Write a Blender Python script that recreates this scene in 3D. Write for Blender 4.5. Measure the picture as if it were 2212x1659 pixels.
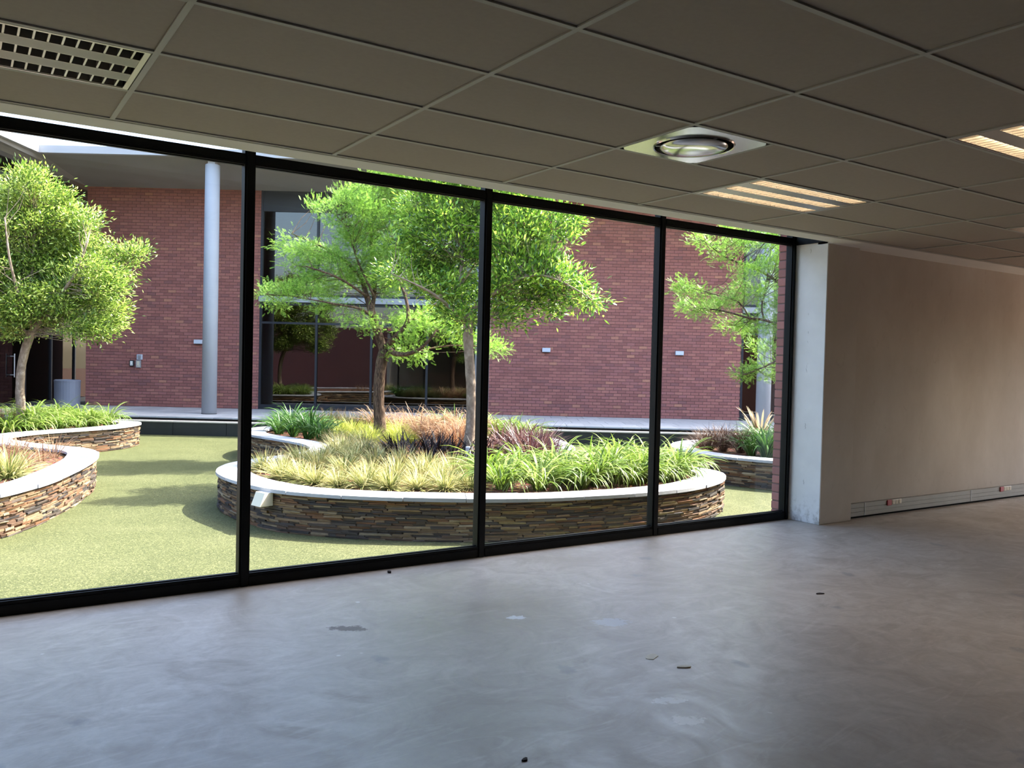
import bpy, math, random
import numpy as np
from mathutils import Matrix, Vector
random.seed(7)
rng = np.random.default_rng(11)
scene = bpy.context.scene
COL = scene.collection
for o in list(bpy.data.objects): bpy.data.objects.remove(o)

# ---------------------------------------------------------------- camera
CAM = (-0.668, -5.460, 1.4774)
TH = math.radians(33.368)                 # the far building is turned by this against the window wall
cd = bpy.data.cameras.new('camera'); cd.sensor_fit = 'HORIZONTAL'; cd.sensor_width = 36.0
cd.lens = 29.756; cd.clip_start = 0.05; cd.clip_end = 300
cam = bpy.data.objects.new('camera', cd); COL.objects.link(cam)
R_ = Vector((0.83524, -0.54937, 0.02368)); U_ = Vector((-0.00632, 0.03347, 0.99942)); F_ = Vector((0.54985, 0.83491, -0.02448))
m = Matrix((( R_.x, U_.x, -F_.x, CAM[0]), (R_.y, U_.y, -F_.y, CAM[1]), (R_.z, U_.z, -F_.z, CAM[2]), (0, 0, 0, 1)))
cam.matrix_world = m
scene.camera = cam

# ---------------------------------------------------------------- sky, sun, exposure
SUN_DIR = Vector((0.639, -0.071, 0.766)).normalized()          # towards the sun
world = bpy.data.worlds.new('sky'); scene.world = world; world.use_nodes = True
wn = world.node_tree; wn.nodes.clear()
sky = wn.nodes.new('ShaderNodeTexSky'); sky.sky_type = 'NISHITA'; sky.sun_disc = False
sky.sun_elevation = math.asin(SUN_DIR.z); sky.sun_rotation = math.atan2(SUN_DIR.x, SUN_DIR.y)
sky.air_density = 1.0; sky.dust_density = 3.5; sky.ozone_density = 1.0
bg = wn.nodes.new('ShaderNodeBackground'); bg.inputs['Strength'].default_value = 0.42
wo = wn.nodes.new('ShaderNodeOutputWorld')
wn.links.new(sky.outputs[0], bg.inputs[0]); wn.links.new(bg.outputs[0], wo.inputs[0])
sl = bpy.data.lights.new('sun', 'SUN'); sl.energy = 8.5; sl.angle = math.radians(0.6); sl.color = (1.0, 0.95, 0.86)
sun = bpy.data.objects.new('sun', sl); COL.objects.link(sun)
sun.rotation_euler = SUN_DIR.to_track_quat('Z', 'Y').to_euler(); sun.location = (10, -8, 20)
vs = scene.view_settings
vs.view_transform = 'Standard'; vs.look = 'None'; vs.gamma = 1.0; vs.use_curve_mapping = False; vs.exposure = 1.58
cy = scene.cycles
cy.use_denoising = True; cy.max_bounces = 10; cy.diffuse_bounces = 5; cy.glossy_bounces = 4; cy.transmission_bounces = 6
cy.transparent_max_bounces = 16; cy.caustics_reflective = False; cy.caustics_refractive = False
cy.sample_clamp_indirect = 6.0

# ---------------------------------------------------------------- helpers
CT, ST = math.cos(TH), math.sin(TH)
def B(u, v, z=0.0):
    """courtyard coordinates (u along the far facade, v away from the window) to world"""
    return Vector((CAM[0] + u*CT + v*ST, CAM[1] - u*ST + v*CT, z))
def srgb(r, g, b):
    f = lambda c: (c/255/12.92) if c/255 <= .04045 else ((c/255+.055)/1.055)**2.4
    return (f(r), f(g), f(b), 1.0)
class MB:
    """collects shapes and links them as one mesh object"""
    def __init__(s): s.v = []; s.f = []
    def box(s, x0, x1, y0, y1, z0, z1):
        n = len(s.v)
        s.v += [(x0,y0,z0),(x1,y0,z0),(x1,y1,z0),(x0,y1,z0),(x0,y0,z1),(x1,y0,z1),(x1,y1,z1),(x0,y1,z1)]
        s.f += [tuple(n+i for i in q) for q in ((3,2,1,0),(4,5,6,7),(0,1,5,4),(1,2,6,5),(2,3,7,6),(3,0,4,7))]
        return s
    def cbox(s, x0, x1, y0, y1, z0, z1, c):
        """box with chamfered vertical and top edges"""
        n = len(s.v)
        def ring(z, d): return [(x0+d,y0,z),(x1-d,y0,z),(x1,y0+d,z),(x1,y1-d,z),(x1-d,y1,z),(x0+d,y1,z),(x0,y1-d,z),(x0,y0+d,z)]
        def inner(z): return [(x0+2*c,y0+c,z),(x1-2*c,y0+c,z),(x1-c,y0+2*c,z),(x1-c,y1-2*c,z),(x1-2*c,y1-c,z),(x0+2*c,y1-c,z),(x0+c,y1-2*c,z),(x0+c,y0+2*c,z)]
        s.v += inner(z0) + ring(z0+c, c) + ring(z1-c, c) + inner(z1)
        for r in range(3):
            for k in range(8):
                a = n+8*r+k; b = n+8*r+(k+1) % 8
                s.f.append((a, b, b+8, a+8))
        s.f.append(tuple(n+7-k for k in range(8))); s.f.append(tuple(n+24+k for k in range(8)))
        return s
    def prism(s, pts, z0, z1):
        n = len(s.v); k = len(pts)
        s.v += [(x,y,z0) for x,y in pts] + [(x,y,z1) for x,y in pts]
        s.f += [tuple(n+i for i in range(k-1,-1,-1)), tuple(n+k+i for i in range(k))]
        for i in range(k):
            j = (i+1) % k; s.f.append((n+i, n+j, n+k+j, n+k+i))
        return s
    def hexa(s, p):
        n = len(s.v); s.v += [tuple(q) for q in p]
        s.f += [tuple(n+i for i in q) for q in ((3,2,1,0),(4,5,6,7),(0,1,5,4),(1,2,6,5),(2,3,7,6),(3,0,4,7))]
        return s
    def lathe(s, prof, seg=24, cx=0, cy=0, caps=True):
        n = len(s.v)
        for r, z in prof:
            for k in range(seg):
                a = 2*math.pi*k/seg; s.v.append((cx+r*math.cos(a), cy+r*math.sin(a), z))
        for i in range(len(prof)-1):
            for k in range(seg):
                a = n+i*seg+k; b = n+i*seg+(k+1) % seg
                s.f.append((a, b, b+seg, a+seg))
        if caps:
            s.f.append(tuple(n+seg-1-k for k in range(seg))); e = n+(len(prof)-1)*seg
            s.f.append(tuple(e+k for k in range(seg)))
        return s
    def tube(s, pts, seg=8, wob=0.0):
        """pts: (x,y,z,r)"""
        n = len(s.v); P = [Vector(p[:3]) for p in pts]
        ref = Vector((0.31, 0.17, 0.0)).normalized()
        for i, p in enumerate(P):
            d = (P[min(i+1, len(P)-1)] - P[max(i-1, 0)]).normalized()
            a = d.cross(ref)
            if a.length < .05: a = d.cross(Vector((0, 0, 1)))
            a.normalize(); b = d.cross(a); r = pts[i][3]
            for k in range(seg):
                t = 2*math.pi*k/seg; rr = r*(1+wob*random.uniform(-1, 1))
                s.v.append(tuple(p + a*(rr*math.cos(t)) + b*(rr*math.sin(t))))
        for i in range(len(P)-1):
            for k in range(seg):
                a = n+i*seg+k; b = n+i*seg+(k+1) % seg
                s.f.append((a, b, b+seg, a+seg))
        s.f.append(tuple(n+seg-1-k for k in range(seg))); e = n+(len(P)-1)*seg
        s.f.append(tuple(e+k for k in range(seg)))
        return s
    def mesh(s, name, mat=None, smooth=False):
        me = bpy.data.meshes.new(name); me.from_pydata(s.v, [], s.f); me.validate(); me.update()
        if mat: me.materials.append(mat)
        if smooth: me.polygons.foreach_set('use_smooth', [True]*len(me.polygons))
        return me
    def build(s, name, mat, parent=None, loc=None, rz=0.0, smooth=False):
        return add(name, s.mesh(name, mat, smooth), parent, loc, rz)
def add(name, me, parent=None, loc=None, rz=0.0):
    o = bpy.data.objects.new(name, me); COL.objects.link(o)
    if parent: o.parent = parent
    if loc is not None: o.location = loc
    o.rotation_euler[2] = rz
    return o
def tag(o, label=None, cat=None, group=None, kind=None):
    if label: o['label'] = label
    if cat: o['category'] = cat
    if group: o['group'] = group
    if kind: o['kind'] = kind
    return o
def empty(name, loc=(0, 0, 0), rz=0.0):
    o = add(name, None, None, loc, rz); o.empty_display_size = .1
    return o
def np_mesh(name, V, Fq, mat, tattr=None):
    """mesh from numpy vertices (n,3) and faces (m,k)"""
    me = bpy.data.meshes.new(name); k = Fq.shape[1]
    me.vertices.add(len(V)); me.vertices.foreach_set('co', V.astype(np.float32).ravel())
    me.loops.add(Fq.size); me.loops.foreach_set('vertex_index', Fq.astype(np.int32).ravel())
    me.polygons.add(len(Fq)); me.polygons.foreach_set('loop_start', np.arange(0, Fq.size, k, dtype=np.int32))
    me.update(calc_edges=True)
    if tattr is not None:
        at = me.attributes.new('along', 'FLOAT', 'POINT'); at.data.foreach_set('value', tattr.astype(np.float32))
    me.materials.append(mat)
    return me

# ---------------------------------------------------------------- materials
class NT:
    def __init__(s, name):
        s.m = bpy.data.materials.new(name); s.m.use_nodes = True; s.t = s.m.node_tree; s.t.nodes.clear()
        s.out = s.n('ShaderNodeOutputMaterial')
    def n(s, kind, **kw):
        nd = s.t.nodes.new(kind)
        for k, v in kw.items(): setattr(nd, k, v)
        return nd
    def set(s, nd, **kw):
        for k, v in kw.items():
            i = nd.inputs[k.replace('_', ' ')]
            if hasattr(v, 'is_linked') or isinstance(v, bpy.types.NodeSocket): s.t.links.new(v, i)
            else: i.default_value = v
        return nd
    def link(s, a, b): s.t.links.new(a, b)
    def math(s, op, a, b=0.0, c=None, clamp=False):
        nd = s.n('ShaderNodeMath', operation=op); nd.use_clamp = clamp
        for i, x in enumerate((a, b) if c is None else (a, b, c)):
            if isinstance(x, bpy.types.NodeSocket): s.link(x, nd.inputs[i])
            else: nd.inputs[i].default_value = x
        return nd.outputs[0]
    def mix(s, f, a, b, mode='MIX'):
        nd = s.n('ShaderNodeMix', data_type='RGBA', blend_type=mode)
        for i, x in ((0, f), (6, a), (7, b)):
            if isinstance(x, bpy.types.NodeSocket): s.link(x, nd.inputs[i])
            else: nd.inputs[i].default_value = x
        return nd.outputs[2]
    def ramp(s, f, stops, interp='LINEAR'):
        nd = s.n('ShaderNodeValToRGB'); r = nd.color_ramp; r.interpolation = interp
        while len(r.elements) < len(stops): r.elements.new(0.5)
        for e, (p, c) in zip(r.elements, stops):
            e.position = p; e.color = c if len(c) == 4 else (*c, 1)
        s.link(f, nd.inputs[0]); return nd.outputs[0]
    def pos(s, scale=(1, 1, 1), coord='world'):
        if coord == 'world': src = s.n('ShaderNodeNewGeometry').outputs['Position']
        else: src = s.n('ShaderNodeTexCoord').outputs['Object']
        mp = s.n('ShaderNodeMapping'); s.link(src, mp.inputs[0]); mp.inputs['Scale'].default_value = scale
        return mp.outputs[0]
    def noise(s, vec, scale, detail=4, rough=.55, dist=0.0):
        nd = s.n('ShaderNodeTexNoise'); s.link(vec, nd.inputs['Vector'])
        nd.inputs['Scale'].default_value = scale; nd.inputs['Detail'].default_value = detail
        nd.inputs['Roughness'].default_value = rough; nd.inputs['Distortion'].default_value = dist
        return nd.outputs[0]
    def rand(s):
        """one random number for each piece, whether it is an object or an island of a joined mesh"""
        a = s.n('ShaderNodeObjectInfo').outputs['Random']; b = s.n('ShaderNodeNewGeometry').outputs['Random Per Island']
        return s.math('FRACT', s.math('ADD', a, b))
    def bump(s, h, strength=.3, dist=.01):
        nd = s.n('ShaderNodeBump'); s.link(h, nd.inputs['Height'])
        nd.inputs['Strength'].default_value = strength; nd.inputs['Distance'].default_value = dist
        return nd.outputs[0]
    def principled(s, color, rough=.6, metal=0.0, normal=None, spec=.5):
        p = s.n('ShaderNodeBsdfPrincipled')
        for k, v in (('Base Color', color), ('Roughness', rough), ('Metallic', metal), ('Specular IOR Level', spec)):
            if isinstance(v, bpy.types.NodeSocket): s.link(v, p.inputs[k])
            else: p.inputs[k].default_value = v
        if normal: s.link(normal, p.inputs['Normal'])
        s.link(p.outputs[0], s.out.inputs[0]); return p
def plain(name, c, rough=.6, metal=0.0, spec=.5, var=.06, scale=6.0):
    t = NT(name); f = t.noise(t.pos(), scale, 5)
    lo = tuple(x*(1-var) for x in c[:3])+(1,); hi = tuple(min(1, x*(1+var)) for x in c[:3])+(1,)
    t.principled(t.ramp(f, [(.3, lo), (.7, hi)]), rough, metal, None, spec); return t.m
def glass_mat(name, tint, f0=.04, gain=1.0, rough=0.0):
    t = NT(name)
    lw = t.n('ShaderNodeLayerWeight'); lw.inputs['Blend'].default_value = .5
    f5 = t.math('POWER', lw.outputs['Facing'], 5.0)
    fr = t.math('MULTIPLY_ADD', f5, (1-f0)*gain, f0*gain)
    tr = t.n('ShaderNodeBsdfTransparent'); tr.inputs[0].default_value = tint
    gl = t.n('ShaderNodeBsdfGlossy'); gl.inputs['Roughness'].default_value = rough
    mx = t.n('ShaderNodeMixShader'); t.link(fr, mx.inputs[0]); t.link(tr.outputs[0], mx.inputs[1]); t.link(gl.outputs[0], mx.inputs[2])
    t.link(mx.outputs[0], t.out.inputs[0]); return t.m
def emit(name, c, s):
    t = NT(name); e = t.n('ShaderNodeEmission'); e.inputs[0].default_value = c; e.inputs[1].default_value = s
    t.link(e.outputs[0], t.out.inputs[0]); return t.m
M = {}
def mats():
    # concrete floor: grey screed with trowel swirls, stains and white flecks
    t = NT('concrete_floor'); P = t.pos()
    big = t.noise(P, .55, 5, .6, .8); mid = t.noise(P, 2.3, 6, .65, 2.2); fine = t.noise(P, 26, 5, .6)
    sw = t.noise(t.pos((.9, 3.2, 1)), 1.5, 5, .6, 3.5)
    c = t.ramp(big, [(.30, srgb(150, 140, 130)), (.55, srgb(176, 167, 158)), (.75, srgb(196, 188, 180))])
    c = t.mix(t.ramp(mid, [(.38, (.0,)*3), (.70, (.75,)*3)]), c, srgb(146, 134, 122))
    c = t.mix(t.ramp(sw, [(.54, (0,)*3), (.76, (.32,)*3)]), c, srgb(216, 210, 204))
    c = t.mix(t.ramp(fine, [(.3, (.22,)*3), (.6, (0,)*3)]), c, srgb(128, 120, 112))
    vo = t.n('ShaderNodeTexVoronoi'); t.link(t.pos((1, 1, 0)), vo.inputs['Vector']); vo.inputs['Scale'].default_value = 3.1; vo.inputs['Randomness'].default_value = 1
    sp = t.math('ADD', vo.outputs['Distance'], t.math('MULTIPLY', mid, .12))
    c = t.mix(t.ramp(sp, [(.085, (.8,)*3), (.105, (0,)*3)]), c, srgb(205, 202, 198))
    v2 = t.n('ShaderNodeTexVoronoi'); t.link(t.pos((1, .7, 0)), v2.inputs['Vector']); v2.inputs['Scale'].default_value = 1.7
    s2 = t.math('ADD', v2.outputs['Distance'], t.math('MULTIPLY', t.noise(P, 9, 4), .22))
    c = t.mix(t.ramp(s2, [(.17, (.6,)*3), (.21, (0,)*3)]), c, srgb(122, 120, 122))
    # the brown spill and two pale patches have places and outlines of their own
    for (x, y, rx, ry, col) in ((1.15, -1.13, .15, .06, srgb(66, 32, 18)), (2.07, -1.41, .07, .05, srgb(205, 206, 210)), (1.98, -2.75, .11, .05, srgb(190, 186, 182)), (2.5, -1.75, .16, .11, srgb(176, 176, 180)), (1.9, -2.95, .10, .06, srgb(186, 178, 170))):
        mp = t.n('ShaderNodeMapping'); t.link(t.n('ShaderNodeNewGeometry').outputs['Position'], mp.inputs[0])
        mp.vector_type = 'TEXTURE'; mp.inputs['Location'].default_value = (x, y, 0); mp.inputs['Scale'].default_value = (rx, ry, 1); mp.inputs['Rotation'].default_value = (0, 0, -.55)
        ln = t.n('ShaderNodeVectorMath', operation='LENGTH'); t.link(mp.outputs[0], ln.inputs[0])
        d = t.math('ADD', ln.outputs['Value'], t.math('MULTIPLY_ADD', t.noise(P, 22, 4, .7), 2.2, -1.1))
        c = t.mix(t.ramp(d, [(.55, (.9,)*3), (.75, (0,)*3)]), c, col)
    rg = t.ramp(t.math('ADD', t.math('MULTIPLY', mid, .6), t.math('MULTIPLY', big, .4)), [(.3, (.28,)*3), (.7, (.50,)*3)])
    h = t.math('ADD', t.math('MULTIPLY', fine, .25), mid)
    t.principled(c, rg, 0, t.bump(h, .10, .02), .5); M['floor'] = t.m
    M['ceil'] = plain('ceiling_tile_board', srgb(164, 153, 142), .9, 0, .2, .03, 40)
    M['tee'] = plain('white_tee_bar', srgb(176, 174, 166), .6, 0, .3, .02)
    M['plaster'] = plain('painted_plaster', srgb(218, 214, 208), .8, 0, .3, .03, 3)
    # painted wall with scuffs
    t = NT('scuffed_wall_paint'); P = t.pos((1, 1, .6)); a = t.noise(P, 1.4, 5, .6); b = t.noise(P, 7, 6, .7, 1.2)
    c = t.ramp(a, [(.3, srgb(186, 176, 164)), (.7, srgb(206, 198, 188))])
    c = t.mix(t.ramp(b, [(.60, (0,)*3), (.78, (.35,)*3)]), c, srgb(140, 128, 116)); t.principled(c, .8, 0, None, .3); M['wall'] = t.m
    # white column paint with a thin vertical crack and scuffs at the foot
    t = NT('cracked_white_paint'); P = t.pos(); sep = t.n('ShaderNodeSeparateXYZ'); t.link(P, sep.inputs[0])
    wob = t.math('MULTIPLY_ADD', t.noise(t.pos((0, 0, 6)), 1.6, 5, .7), .10, -.05)
    d = t.math('ABSOLUTE', t.math('ADD', t.math('ADD', sep.outputs[1], .17), wob))
    brk = t.noise(t.pos((0, 0, 9)), 1.0, 2); thr = t.ramp(brk, [(.54, (0,)*3), (.60, (1,)*3)])
    k = t.math('MULTIPLY', t.ramp(d, [(.0015, (1,)*3), (.004, (0,)*3)]), thr)
    c = t.ramp(t.noise(P, 4, 5), [(.3, srgb(238, 237, 236)), (.7, srgb(247, 246, 245))])
    c = t.mix(t.math('MULTIPLY', k, .7), c, srgb(70, 60, 56))
    low = t.math('MULTIPLY', t.ramp(sep.outputs[2], [(.02, (1,)*3), (.30, (0,)*3)]), t.ramp(t.noise(P, 14, 5, .7), [(.5, (0,)*3), (.65, (.6,)*3)]))
    c = t.mix(low, c, srgb(150, 142, 134)); t.principled(c, .7, 0, None, .3); M['column'] = t.m
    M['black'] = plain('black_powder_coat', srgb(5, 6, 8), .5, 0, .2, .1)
    M['gasket'] = plain('dark_gap', srgb(10, 10, 10), .9, 0, .1, .1)
    M['glass'] = glass_mat('window_glass', (.955, .97, .965, 1), .042)
    M['dglass'] = glass_mat('tinted_glass', (.13, .14, .16, 1), .06, 1.5)
    M['dframe'] = plain('dark_blue_aluminium', srgb(30, 34, 44), .4, .2, .5, .05)
    M['alu'] = plain('brushed_aluminium', (.46, .44, .41, 1), .42, 1.0, .5, .03)
    M['alu_unlit'] = plain('unlit_aluminium', (.22, .21, .20, 1), .5, 1.0, .5, .05)
    M['mirror'] = plain('polished_metal', (.62, .62, .60, 1), .16, 1.0, .5, .02)
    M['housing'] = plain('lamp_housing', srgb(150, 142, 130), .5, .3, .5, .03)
    M['housing_unlit'] = plain('unlit_lamp_housing', srgb(52, 44, 38), .6, .2, .4, .05)
    M['tube_on'] = emit('lit_fluorescent_tube', (1.0, .78, .52, 1), 15.0)
    M['tube_off'] = plain('unlit_tube_glass', srgb(120, 112, 104), .3, 0, .5, .02)
    M['copper'] = plain('copper_tinted_end', srgb(205, 140, 110), .4, .4, .5, .05)
    M['trunk_grey'] = plain('grey_trunking_metal', srgb(138, 136, 130), .5, .3, .4, .05)
    M['red'] = plain('red_plastic', srgb(170, 30, 44), .4, 0, .5, .03)
    M['white_pl'] = plain('white_plastic', srgb(232, 230, 224), .4, 0, .5, .02)
    M['dark_pl'] = plain('dark_plastic', srgb(36, 38, 44), .45, 0, .5, .05)
    M['steel'] = plain('galvanised_steel', srgb(170, 172, 178), .4, .7, .5, .05)
    M['lamp_grey'] = plain('light_grey_lamp', srgb(196, 202, 214), .5, 0, .4, .02)
    M['cream'] = plain('cream_enamel', srgb(214, 206, 186), .5, 0, .4, .03)
    M['bin'] = plain('blue_grey_bin', srgb(108, 114, 128), .55, .2, .4, .06)
    M['white_conc'] = plain('white_painted_concrete', srgb(160, 163, 170), .75, 0, .3, .05, 1.5)
    M['rail'] = plain('grey_green_rail', srgb(104, 114, 112), .5, 0, .4, .05)
    M['soffit'] = plain('grey_concrete_soffit', srgb(146, 142, 138), .85, 0, .2, .07, 1.2)
    M['fascia'] = plain('white_fascia', srgb(172, 172, 176), .7, 0, .3, .03, 2)
    M['slate_black'] = plain('black_slate_panel', srgb(36, 39, 40), .5, 0, .4, .22, 3)
    M['pale_edge'] = plain('pale_stone_edge', srgb(190, 182, 172), .7, 0, .3, .08, 8)
    M['water'] = plain('dark_water', srgb(8, 10, 14), .04, 0, .5, .05)
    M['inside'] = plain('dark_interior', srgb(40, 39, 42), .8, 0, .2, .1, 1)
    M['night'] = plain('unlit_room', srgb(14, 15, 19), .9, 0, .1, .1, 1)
    M['flake'] = plain('paint_flake', srgb(222, 214, 198), .8, 0, .3, .05, 40)
    M['crumb'] = plain('dark_crumb', srgb(40, 28, 24), .8, 0, .3, .1, 60)
    # paving slabs
    t = NT('paving_slab'); r = t.rand(); c = t.ramp(r, [(0, srgb(184, 181, 180)), (.5, srgb(194, 191, 189)), (1, srgb(202, 199, 197))])
    c = t.mix(t.ramp(t.noise(t.pos(), 9, 5), [(.4, (0,)*3), (.7, (.25,)*3)]), c, srgb(160, 157, 157)); t.principled(c, .75, 0, None, .3); M['paving'] = t.m
    # bricks
    t = NT('red_brick'); r = t.rand()
    c = t.ramp(r, [(0, srgb(144, 94, 88)), (.22, srgb(156, 102, 95)), (.45, srgb(166, 109, 101)), (.65, srgb(158, 105, 101)), (.80, srgb(172, 116, 105)), (.90, srgb(134, 92, 90)), (.965, srgb(184, 130, 108))], 'CONSTANT')
    c = t.mix(t.ramp(t.noise(t.pos(), .5, 4), [(.3, (0,)*3), (.7, (.5,)*3)]), c, srgb(156, 102, 95))
    c = t.mix(t.ramp(t.noise(t.pos(), 30, 4), [(.4, (0,)*3), (.7, (.3,)*3)]), c, srgb(124, 80, 75)); t.principled(c, .85, 0, None, .2); M['brick'] = t.m
    M['mortar'] = plain('mortar', srgb(112, 84, 80), .95, 0, .1, .15, 20)
    # slate ledge stones
    t = NT('ledge_stone'); r = t.rand()
    c = t.ramp(r, [(0, srgb(136, 112, 86)), (.14, srgb(100, 76, 60)), (.28, srgb(70, 65, 62)), (.40, srgb(150, 130, 104)), (.50, srgb(126, 88, 62)), (.60, srgb(82, 72, 66)), (.74, srgb(138, 114, 88)), (.84, srgb(54, 51, 52)), (.95, srgb(160, 144, 120))], 'CONSTANT')
    c = t.mix(t.ramp(t.noise(t.pos((1, 1, 3)), 14, 5, .7), [(.4, (0,)*3), (.7, (.55,)*3)]), c, srgb(82, 66, 54))
    t.principled(c, .8, 0, t.bump(t.noise(t.pos((1, 1, 4)), 40, 4), .5, .01), .3); M['stone'] = t.m
    M['joint'] = plain('dark_joint', srgb(44, 38, 34), .95, 0, .1, .2, 20)
    # slate coping
    t = NT('slate_coping'); r = t.rand(); c = t.ramp(r, [(0, srgb(150, 152, 160)), (1, srgb(172, 174, 182))])
    c = t.mix(t.ramp(t.noise(t.pos(), 5, 6, .65, .6), [(.45, (0,)*3), (.75, (.35,)*3)]), c, srgb(120, 122, 130))
    t.principled(c, .6, 0, t.bump(t.noise(t.pos(), 18, 5), .2, .01), .4); M['coping'] = t.m
    # soil with bark
    t = NT('bark_soil'); P = t.pos(); vo = t.n('ShaderNodeTexVoronoi'); t.link(P, vo.inputs['Vector']); vo.inputs['Scale'].default_value = 26
    c = t.mix(t.noise(P, 18, 5, .7), srgb(58, 40, 32), srgb(128, 94, 76)); c = t.mix(.5, c, vo.outputs['Color'], 'SOFT_LIGHT')
    t.principled(c, .95, 0, t.bump(t.math('ADD', vo.outputs['Distance'], t.noise(P, 40, 4)), .9, .03), .1); M['soil'] = t.m
    # artificial turf
    t = NT('artificial_turf'); P = t.pos(); big = t.noise(P, .7, 4, .6, .6); f = t.noise(P, 70, 3, .7); f2 = t.noise(P, 24, 4, .7)
    c = t.ramp(big, [(.3, srgb(70, 75, 43)), (.5, srgb(79, 83, 50)), (.72, srgb(90, 92, 60))])
    c = t.mix(t.ramp(f, [(.36, (.75,)*3), (.52, (0,)*3)]), c, srgb(46, 52, 28))
    c = t.mix(t.ramp(f, [(.55, (0,)*3), (.70, (.8,)*3)]), c, srgb(138, 136, 98))
    c = t.mix(t.ramp(f2, [(.35, (.35,)*3), (.5, (0,)*3)]), c, srgb(58, 64, 36))
    t.principled(c, .8, 0, t.bump(t.math('ADD', f, t.math('MULTIPLY', f2, .6)), .7, .02), .2); M['turf'] = t.m
    # bark
    t = NT('tree_bark'); P = t.pos((1, 1, .3)); n1 = t.noise(P, 26, 6, .7, 1.0)
    c = t.ramp(n1, [(.34, srgb(40, 30, 25)), (.5, srgb(84, 66, 54)), (.68, srgb(136, 112, 92))])
    t.principled(c, .9, 0, t.bump(n1, .9, .03), .2); M['bark'] = t.m
    t = NT('smooth_bark'); P = t.pos((1, 1, .7)); n1 = t.noise(P, 14, 6, .65, .5)
    c = t.ramp(n1, [(.3, srgb(104, 88, 74)), (.55, srgb(142, 124, 106)), (.75, srgb(178, 164, 146))])
    t.principled(c, .85, 0, t.bump(n1, .5, .02), .2); M['bark2'] = t.m
def leafmat(name, cols, trans=.45, rough=.45, tip=None, spec=.35, root=None):
    """leaves and blades: diffuse with some light coming through; colour varies from blade to blade and towards the tip"""
    t = NT(name); r = t.rand()
    c = t.ramp(r, [(i/len(cols), srgb(*k)) for i, k in enumerate(cols)], 'CONSTANT' if len(cols) > 3 else 'LINEAR')
    if tip:
        at = t.n('ShaderNodeAttribute'); at.attribute_name = 'along'
        c = t.mix(t.ramp(at.outputs['Fac'], [(tip[0], (0,)*3), (tip[1], (.9,)*3)]), c, srgb(*tip[2]))
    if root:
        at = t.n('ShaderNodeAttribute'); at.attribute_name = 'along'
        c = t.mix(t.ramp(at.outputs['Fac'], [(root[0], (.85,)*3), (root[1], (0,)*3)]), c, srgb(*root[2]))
    p = t.principled(c, rough, 0, None, spec)
    tl = t.n('ShaderNodeBsdfTranslucent'); t.link(c, tl.inputs[0])
    mx = t.n('ShaderNodeMixShader'); mx.inputs[0].default_value = trans
    t.link(p.outputs[0], mx.inputs[1]); t.link(tl.outputs[0], mx.inputs[2]); t.link(mx.outputs[0], t.out.inputs[0])
    return t.m
mats()

# ================================================================ the room
CZ = 2.686                                             # underside of the ceiling grid
RX0, RX1, RY0 = -5.0, 13.6, -12.6
f = MB().box(RX0, RX1, RY0, 0.10, -.40, 0).build('floor', M['floor'])
tag(f, 'bare grey concrete floor with trowel swirls, stains and white flecks', 'floor', kind='structure')
# walls that close the room
tag(MB().box(RX0-.2, RX0, RY0, .1, 0, 3.0).build('wall_left', M['wall']), 'plain painted wall at the end of the empty room', 'wall', kind='structure')
w = MB(); BW = []
x = RX0
for a, b in BW:
    w.box(x, a, RY0-.2, RY0, 0, 3.0); w.box(a, b, RY0-.2, RY0, 0, .85); w.box(a, b, RY0-.2, RY0, 2.35, 3.0); x = b
w.box(x, RX1, RY0-.2, RY0, 0, 3.0)
tag(w.build('wall_back', M['wall']), 'plain painted wall opposite the glazed front', 'wall', kind='structure')
tag(MB().box(RX1, RX1+.2, RY0, -4.2, 0, 3.0).box(RX1, RX1+.2, -1.0, .1, 0, 3.0).box(RX1, RX1+.2, -4.2, -1.0, 0, .6).box(RX1, RX1+.2, -4.2, -1.0, 2.4, 3.0).build('wall_end', M['wall']), 'painted end wall out of view, with an opening added to light the beige wall', 'wall', kind='structure')  # opening added out of view so sunlight bounces onto the beige wall
# wall beside the window: plastered face with a shallow nib further along
tag(MB().box(6.74, RX1, -.27, .03, 0, 2.95).build('wall_right', M['wall']), 'scuffed beige painted wall beside the white column above grey trunking', 'wall', kind='structure')
col = empty('column', (6.24, 0, 0))
MB().cbox(.012, .50, -.36, .03, 0, 2.95, .006).build('body', M['wall'], col)  # shade on the column front is put in with the darker wall colour
MB().cbox(0, .014, -.362, .03, 0, 2.95, .003).build('white_reveal', M['column'], col)['label'] = 'white painted face with a thin crack'
tag(col, 'square white column beside the glazing, its front coloured darker for the shade', 'column', kind='structure')
# roof over the room and the low parapet outside
tag(MB().box(RX0-.2, RX1+.2, RY0-.2, .14, 3.0, 3.08).build('roof', M['soffit']), 'flat roof slab over the glazed room', 'roof', kind='structure')

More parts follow.
